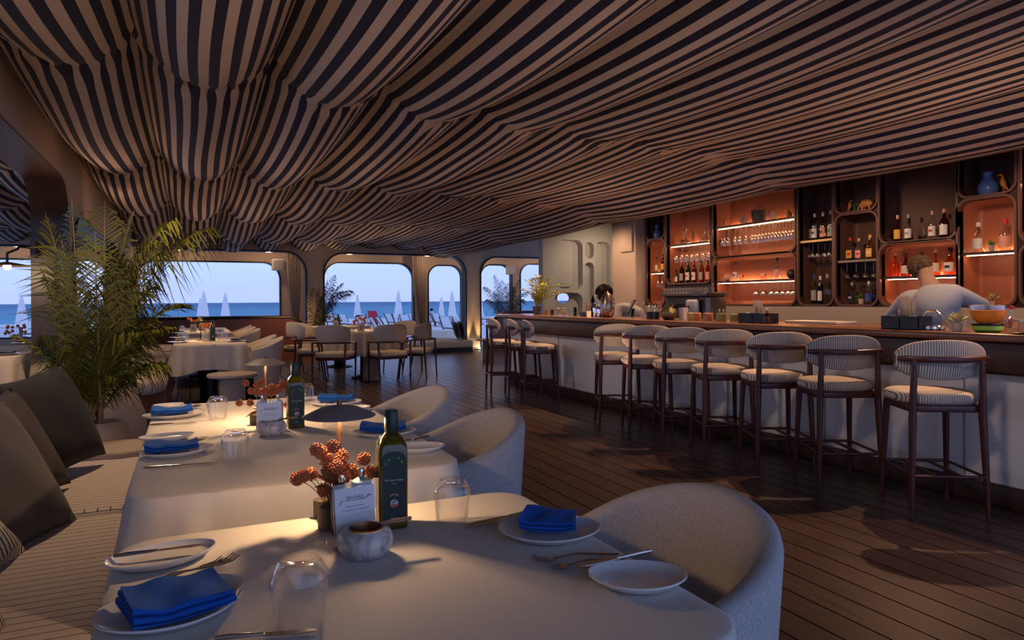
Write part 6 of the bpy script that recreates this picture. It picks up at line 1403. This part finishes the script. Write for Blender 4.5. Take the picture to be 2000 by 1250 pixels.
def person(J, label, hairmt, shirt=m_shirt, curly=False, face=Vector((1, 0, -.2))):
    """J: dict of joint positions in world space"""
    root = Vector((J['pelvis'].x, J['pelvis'].y, 0)); q = {k: v - root for k, v in J.items()}
    V, E, Rr = [], [], []
    def add(p, r, prev=None):
        V.append(p); Rr.append(r); i = len(V) - 1
        if prev is not None: E.append((prev, i))
        return i
    pel = add(q['pelvis'], (.13, .11)); wa = add(q['pelvis'].lerp(q['chest'], .5), (.13, .10), pel); ch = add(q['chest'], (.15, .11), wa)
    nb = add(q['neck'], .062, ch); hd0 = add(q['neck'].lerp(q['head'], .45), .055, nb); hd1 = add(q['head'] + (q['head'] - q['neck']).normalized() * -.01, (.078, .088), hd0); hd2 = add(q['head'] + (q['head'] - q['neck']).normalized() * .075, (.062, .072), hd1)
    f = face.normalized(); nose = add(q['head'] + f * .098 - Vector((0, 0, .01)), .012, hd1)
    sd = f.cross(Vector((0, 0, 1))).normalized()
    for s in (-1, 1): add(q['head'] + sd * s * .083, .013, hd1)
    for s in ('l', 'r'):
        sh = add(q['sh_' + s], .060, ch); el = add(q['el_' + s], .042, sh); fo = add(q['el_' + s].lerp(q['ha_' + s], .5), .038, el); wr = add(q['ha_' + s], .025, fo)
        d = (q['ha_' + s] - q['el_' + s]).normalized(); side = d.cross(Vector((0, 0, 1))); side = side.normalized() if side.length > .1 else Vector((1, 0, 0))
        pa = add(q['ha_' + s] + d * .05, (.036, .020), wr)
        for k, (o_, l_) in enumerate(((-.030, .062), (-.010, .075), (.010, .070), (.030, .055))):
            k1 = add(q['ha_' + s] + d * .085 + side * o_, .0095, pa); k2 = add(V[k1] + d * l_ * .5 - Vector((0, 0, .008)), .0085, k1); add(V[k2] + d * l_ * .4 - Vector((0, 0, .02)), .0075, k2)
        t1 = add(q['ha_' + s] + d * .035 + side * .042, .010, wr); add(V[t1] + d * .035 + side * .018, .008, t1)
    for s, dy in (('l', .10), ('r', -.10)):
        hp = add(Vector((0, dy, .86)), .085, pel); kn_ = add(Vector((.02, dy * 1.1, .48)), .056, hp); an = add(Vector((-.02, dy * 1.15, .08)), .038, kn_); add(Vector((.11, dy * 1.2, .035)), .032, an)
    body = skin_obj('person', V, E, Rr, m_skin); body.location = root; tag(body, label, 'person')
    # shirt
    V2 = [q['pelvis'] + Vector((0, 0, .0)), q['pelvis'].lerp(q['chest'], .5), q['chest'], q['chest'].lerp(q['neck'], .62)]; E2 = [(0, 1), (1, 2), (2, 3)]; R2 = [(.165, .13), (.165, .125), (.175, .13), (.085, .075)]
    for s in ('l', 'r'):
        n = len(V2); V2 += [q['sh_' + s], q['el_' + s], q['el_' + s].lerp(q['ha_' + s], .72)]; E2 += [(2, n), (n, n + 1), (n + 1, n + 2)]; R2 += [.082, .062, .05]
    skin_obj('shirt', V2, E2, R2, shirt, body)
    V3 = [Vector((0, 0, .96))]; E3 = []; R3 = [(.155, .125)]
    for dy in (.10, -.10):
        n = len(V3); V3 += [Vector((0, dy, .86)), Vector((.02, dy * 1.1, .48)), Vector((-.02, dy * 1.15, .10))]; E3 += [(0, n), (n, n + 1), (n + 1, n + 2)]; R3 += [.10, .075, .06]
    skin_obj('trousers', V3, E3, R3, m_trou, body)
    # hair cap
    up = (q['head'] - q['neck']).normalized(); hc = q['head'] + up * .045 - f * .018; hm = MB(); rnd = random.Random(2)
    hm.add(sphere(hc, .092, 20, 12, 1.0))
    for k in range(150 if curly else 110):
        d = Vector((rnd.gauss(0, 1), rnd.gauss(0, 1), rnd.gauss(.3, 1))).normalized()
        if d.dot(f) > .55 and d.z < .5: continue
        hm.add(sphere(hc + d * (.085 if not curly else .095), .018 if not curly else .030, 6, 4))
    hm.obj('hair', hairmt, body)
    return body
P = lambda px, py, X: onX(px, py, X)
head = P(1803, 523, 5.50); neck = P(1815, 552, 5.42); chest = P(1828, 592, 5.33)
J = dict(pelvis=Vector((5.32, P(1835, 600, 5.32).y, .96)), chest=chest, neck=neck, head=head + Vector((0, 0, -.02)), sh_l=P(1773, 583, 5.36), sh_r=P(1868, 574, 5.42), el_l=P(1745, 615, 5.40), ha_l=P(1724, 634, 5.55), el_r=P(1908, 592, 5.60), ha_r=P(1934, 600, 5.78))
person(J, 'man seen from behind in a pale shirt working at the bottle shelves', m_hair)
head = P(1183, 578, 4.98); 
J = dict(pelvis=Vector((5.42, P(1236, 620, 5.30).y - .10, .96)), chest=P(1216, 608, 5.18), neck=P(1198, 592, 5.08), head=head, sh_l=P(1203, 606, 5.02), sh_r=P(1222, 602, 5.30), el_l=P(1210, 640, 4.98), ha_l=P(1192, 645, 4.92), el_r=P(1232, 640, 5.15), ha_r=P(1212, 650, 4.98))
person(J, 'person with dark curly hair in a white shirt bending behind the steel pitcher', m_hair2, mat('white_shirt', (0.62, 0.60, 0.58), 0.85, bump=.3, bscale=10), True, Vector((-1, -.2, -.6)))

# ------------------------------------------------------------------ the beach
SZ = -0.6
m_umb = mat('white_parasol_cloth', (0.93, 0.91, 0.88), 0.85); m_lf = mat('teak', (0.10, 0.04, 0.03), 0.6)
def parasol(px, ytop, Y, label):
    t = onY(px, ytop, Y); H = t.z - SZ; o = MB(); n = 24; rings = []
    for q in range(9):
        s = q / 8; z = H * (.30 + .66 * s); r = (.24 * (1 - s) ** .8 + .05) * H / 2.8
        rings.append([(r * (1 + .22 * math.cos(8 * 2 * PI * j / n)) * math.cos(2 * PI * j / n), r * (1 + .22 * math.cos(8 * 2 * PI * j / n)) * math.sin(2 * PI * j / n), z) for j in range(n)])
    rings.append([(.01 * math.cos(2 * PI * j / n), .01 * math.sin(2 * PI * j / n), H) for j in range(n)])
    o = MB().add(loft(rings)).obj('beach_parasol', m_umb); o.location = (t.x, Y, SZ); tag(o, label, 'parasol', 'closed parasols on the beach')
    MB().add(tube([(0, 0, 0), (0, 0, H * .4)], .03, 8)).add(cyl((0, 0, 0), .25, .06)).obj('pole', m_lf, o)
for px, yt, Y, lb in ((398, 568, 42, 'tall closed white parasol, left of two in the left window'), (391, 581, 62, 'closed parasol just behind the tall one in the left window'), (440, 571, 46, 'slim closed white parasol, right of two in the left window'), (698, 575, 48, 'closed white parasol at the left of the middle window'),
                      (778, 567, 44, 'closed white parasol at the right of the middle window'), (862, 579, 50, 'closed white parasol, left of two in the arched opening'), (883, 568, 44, 'closed white parasol, right of two in the arched opening'), (42, 576, 34, 'closed white parasol behind the left wall lamp'), (71, 578, 36, 'closed white parasol beside the dark pillar'),
                      (938, 575, 48, 'closed parasol at the left edge of the right window'), (1003, 580, 50, 'closed parasol behind the palm in the right window')):
    parasol(px, yt, Y, lb)
def lounger_mb():
    t = empty('sun_lounger')
    MB().add(box(-.33, -.95, .26, .33, .35, .31)).add(box(-.33, -.95, 0, -.28, -.88, .3)).add(box(.28, -.95, 0, .33, -.88, .3)).add(box(-.33, .25, 0, -.28, .32, .3)).add(box(.28, .25, 0, .33, .32, .3)).add(tube([(-.33, .33, .3), (-.33, .72, .92), (.33, .72, .92), (.33, .33, .3)], .035, 6)).obj('frame', m_lf, t)
    MB().add(slab(rrect(-.28, -.93, .28, .34, .05), .31, .38, .02)).add(box(-.29, 0, 0, .29, .68, .05), Matrix.Translation((0, .36, .33)) @ Matrix.Rotation(R_(57), 4, 'X')).obj('pad', mat('lounger_white', (0.70, 0.70, 0.72), 0.8), t)
    return t
lg = lounger_mb(); LG = [(678, 47, 20), (697, 45, -170), (650, 52, 15), (716, 49, 20), (770, 48, 30), (784, 46, 15), (798, 43, 10), (808, 47, 15), (851, 48, 100), (862, 46, 20), (880, 36, 10), (900, 44, 20), (24, 30, 20), (4, 38, 60), (56, 42, 10), (748, 38, 95), (760, 39, 95), (985, 50, 20), (950, 52, 20)]
for i, (px, Y, rz) in enumerate(LG):
    o = lg if i == 0 else dup(lg); p = onY(px, 600, Y); o.location = (p.x, p.y, SZ); o.rotation_euler = (0, 0, R_(rz))
    wn = 'middle window' if 620 < px < 815 else ('arched opening' if 830 < px < 905 else ('left opening' if px < 100 else 'right window'))
    tag(o, 'white beach lounger with dark frame on the sand, %s counted in the %s' % (ORD[sum(1 for a in LG[:i] if (620 < a[0] < 815) == (620 < px < 815) and (a[0] < 100) == (px < 100) and (a[0] > 940) == (px > 940))], wn), 'lounger', 'beach loungers on the sand')
o = empty('beach_chair', (onY(732, 600, 46).x, 46, SZ), R_(15)); tag(o, 'bright red beach chair among the white loungers', 'chair')
MB().add(box(-.34, 0, 0, .34, .9, .05), Matrix.Translation((0, 0, .35)) @ Matrix.Rotation(R_(62), 4, 'X')).add(box(-.32, -.5, .33, .32, .02, .38)).obj('sling', mat('red_canvas', (0.55, 0.02, 0.04), 0.7), o, smooth=False)
MB().add(tube([(-.36, -.5, 0), (-.36, .3, .8)], .03, 6)).add(tube([(.36, -.5, 0), (.36, .3, .8)], .03, 6)).add(tube([(-.36, .3, 0), (-.36, -.4, .4)], .03, 6)).add(tube([(.36, .3, 0), (.36, -.4, .4)], .03, 6)).obj('frame', mat('red_canvas', (0.55, 0.02, 0.04), 0.7), o)
# sunbather and cloth table on the sand
bx = onY(850, 612, 47)
V = [Vector(v) for v in ((0, 0, .48), (0, .18, .70), (0, .26, .92), (0, .28, 1.02), (0, .29, 1.16), (-.18, .22, .88), (-.26, .05, .66), (-.22, -.15, .55), (.18, .22, .88), (.26, .05, .66), (.22, -.15, .55), (-.1, -.42, .62), (-.1, -.80, .45), (.1, -.42, .62), (.1, -.80, .45))]
o = skin_obj('person', V, [(0, 1), (1, 2), (2, 3), (3, 4), (2, 5), (5, 6), (6, 7), (2, 8), (8, 9), (9, 10), (0, 11), (11, 12), (0, 13), (13, 14)], [.15, .14, .14, .05, .10, .06, .04, .03, .06, .04, .03, .08, .05, .08, .05], mat('white_robe', (0.7, 0.68, 0.68), .8)); o.location = (bx.x, bx.y, SZ); o.rotation_euler = (0, 0, R_(100)); tag(o, 'person in white reclining on a lounger with dark hair', 'person')
MB().add(sphere((0, .30, 1.19), .12)).obj('hair', m_hair2, o)
p = onY(858, 655, 23.5)
table([(p.x + .62 * math.cos(2 * PI * j / 30), p.y + .62 * math.sin(2 * PI * j / 30)) for j in range(30)], .6, m_cloth2, 'table on the sand beyond the arched opening', 'pale tablecloth on the table outside the arched opening', seed=12, lowcorner=0, nfold=14)
for o in list(bpy.data.objects):
    if o.get('label', '').startswith(('pale tablecloth on the table outside', 'table on the sand beyond')): o.location.z += SZ
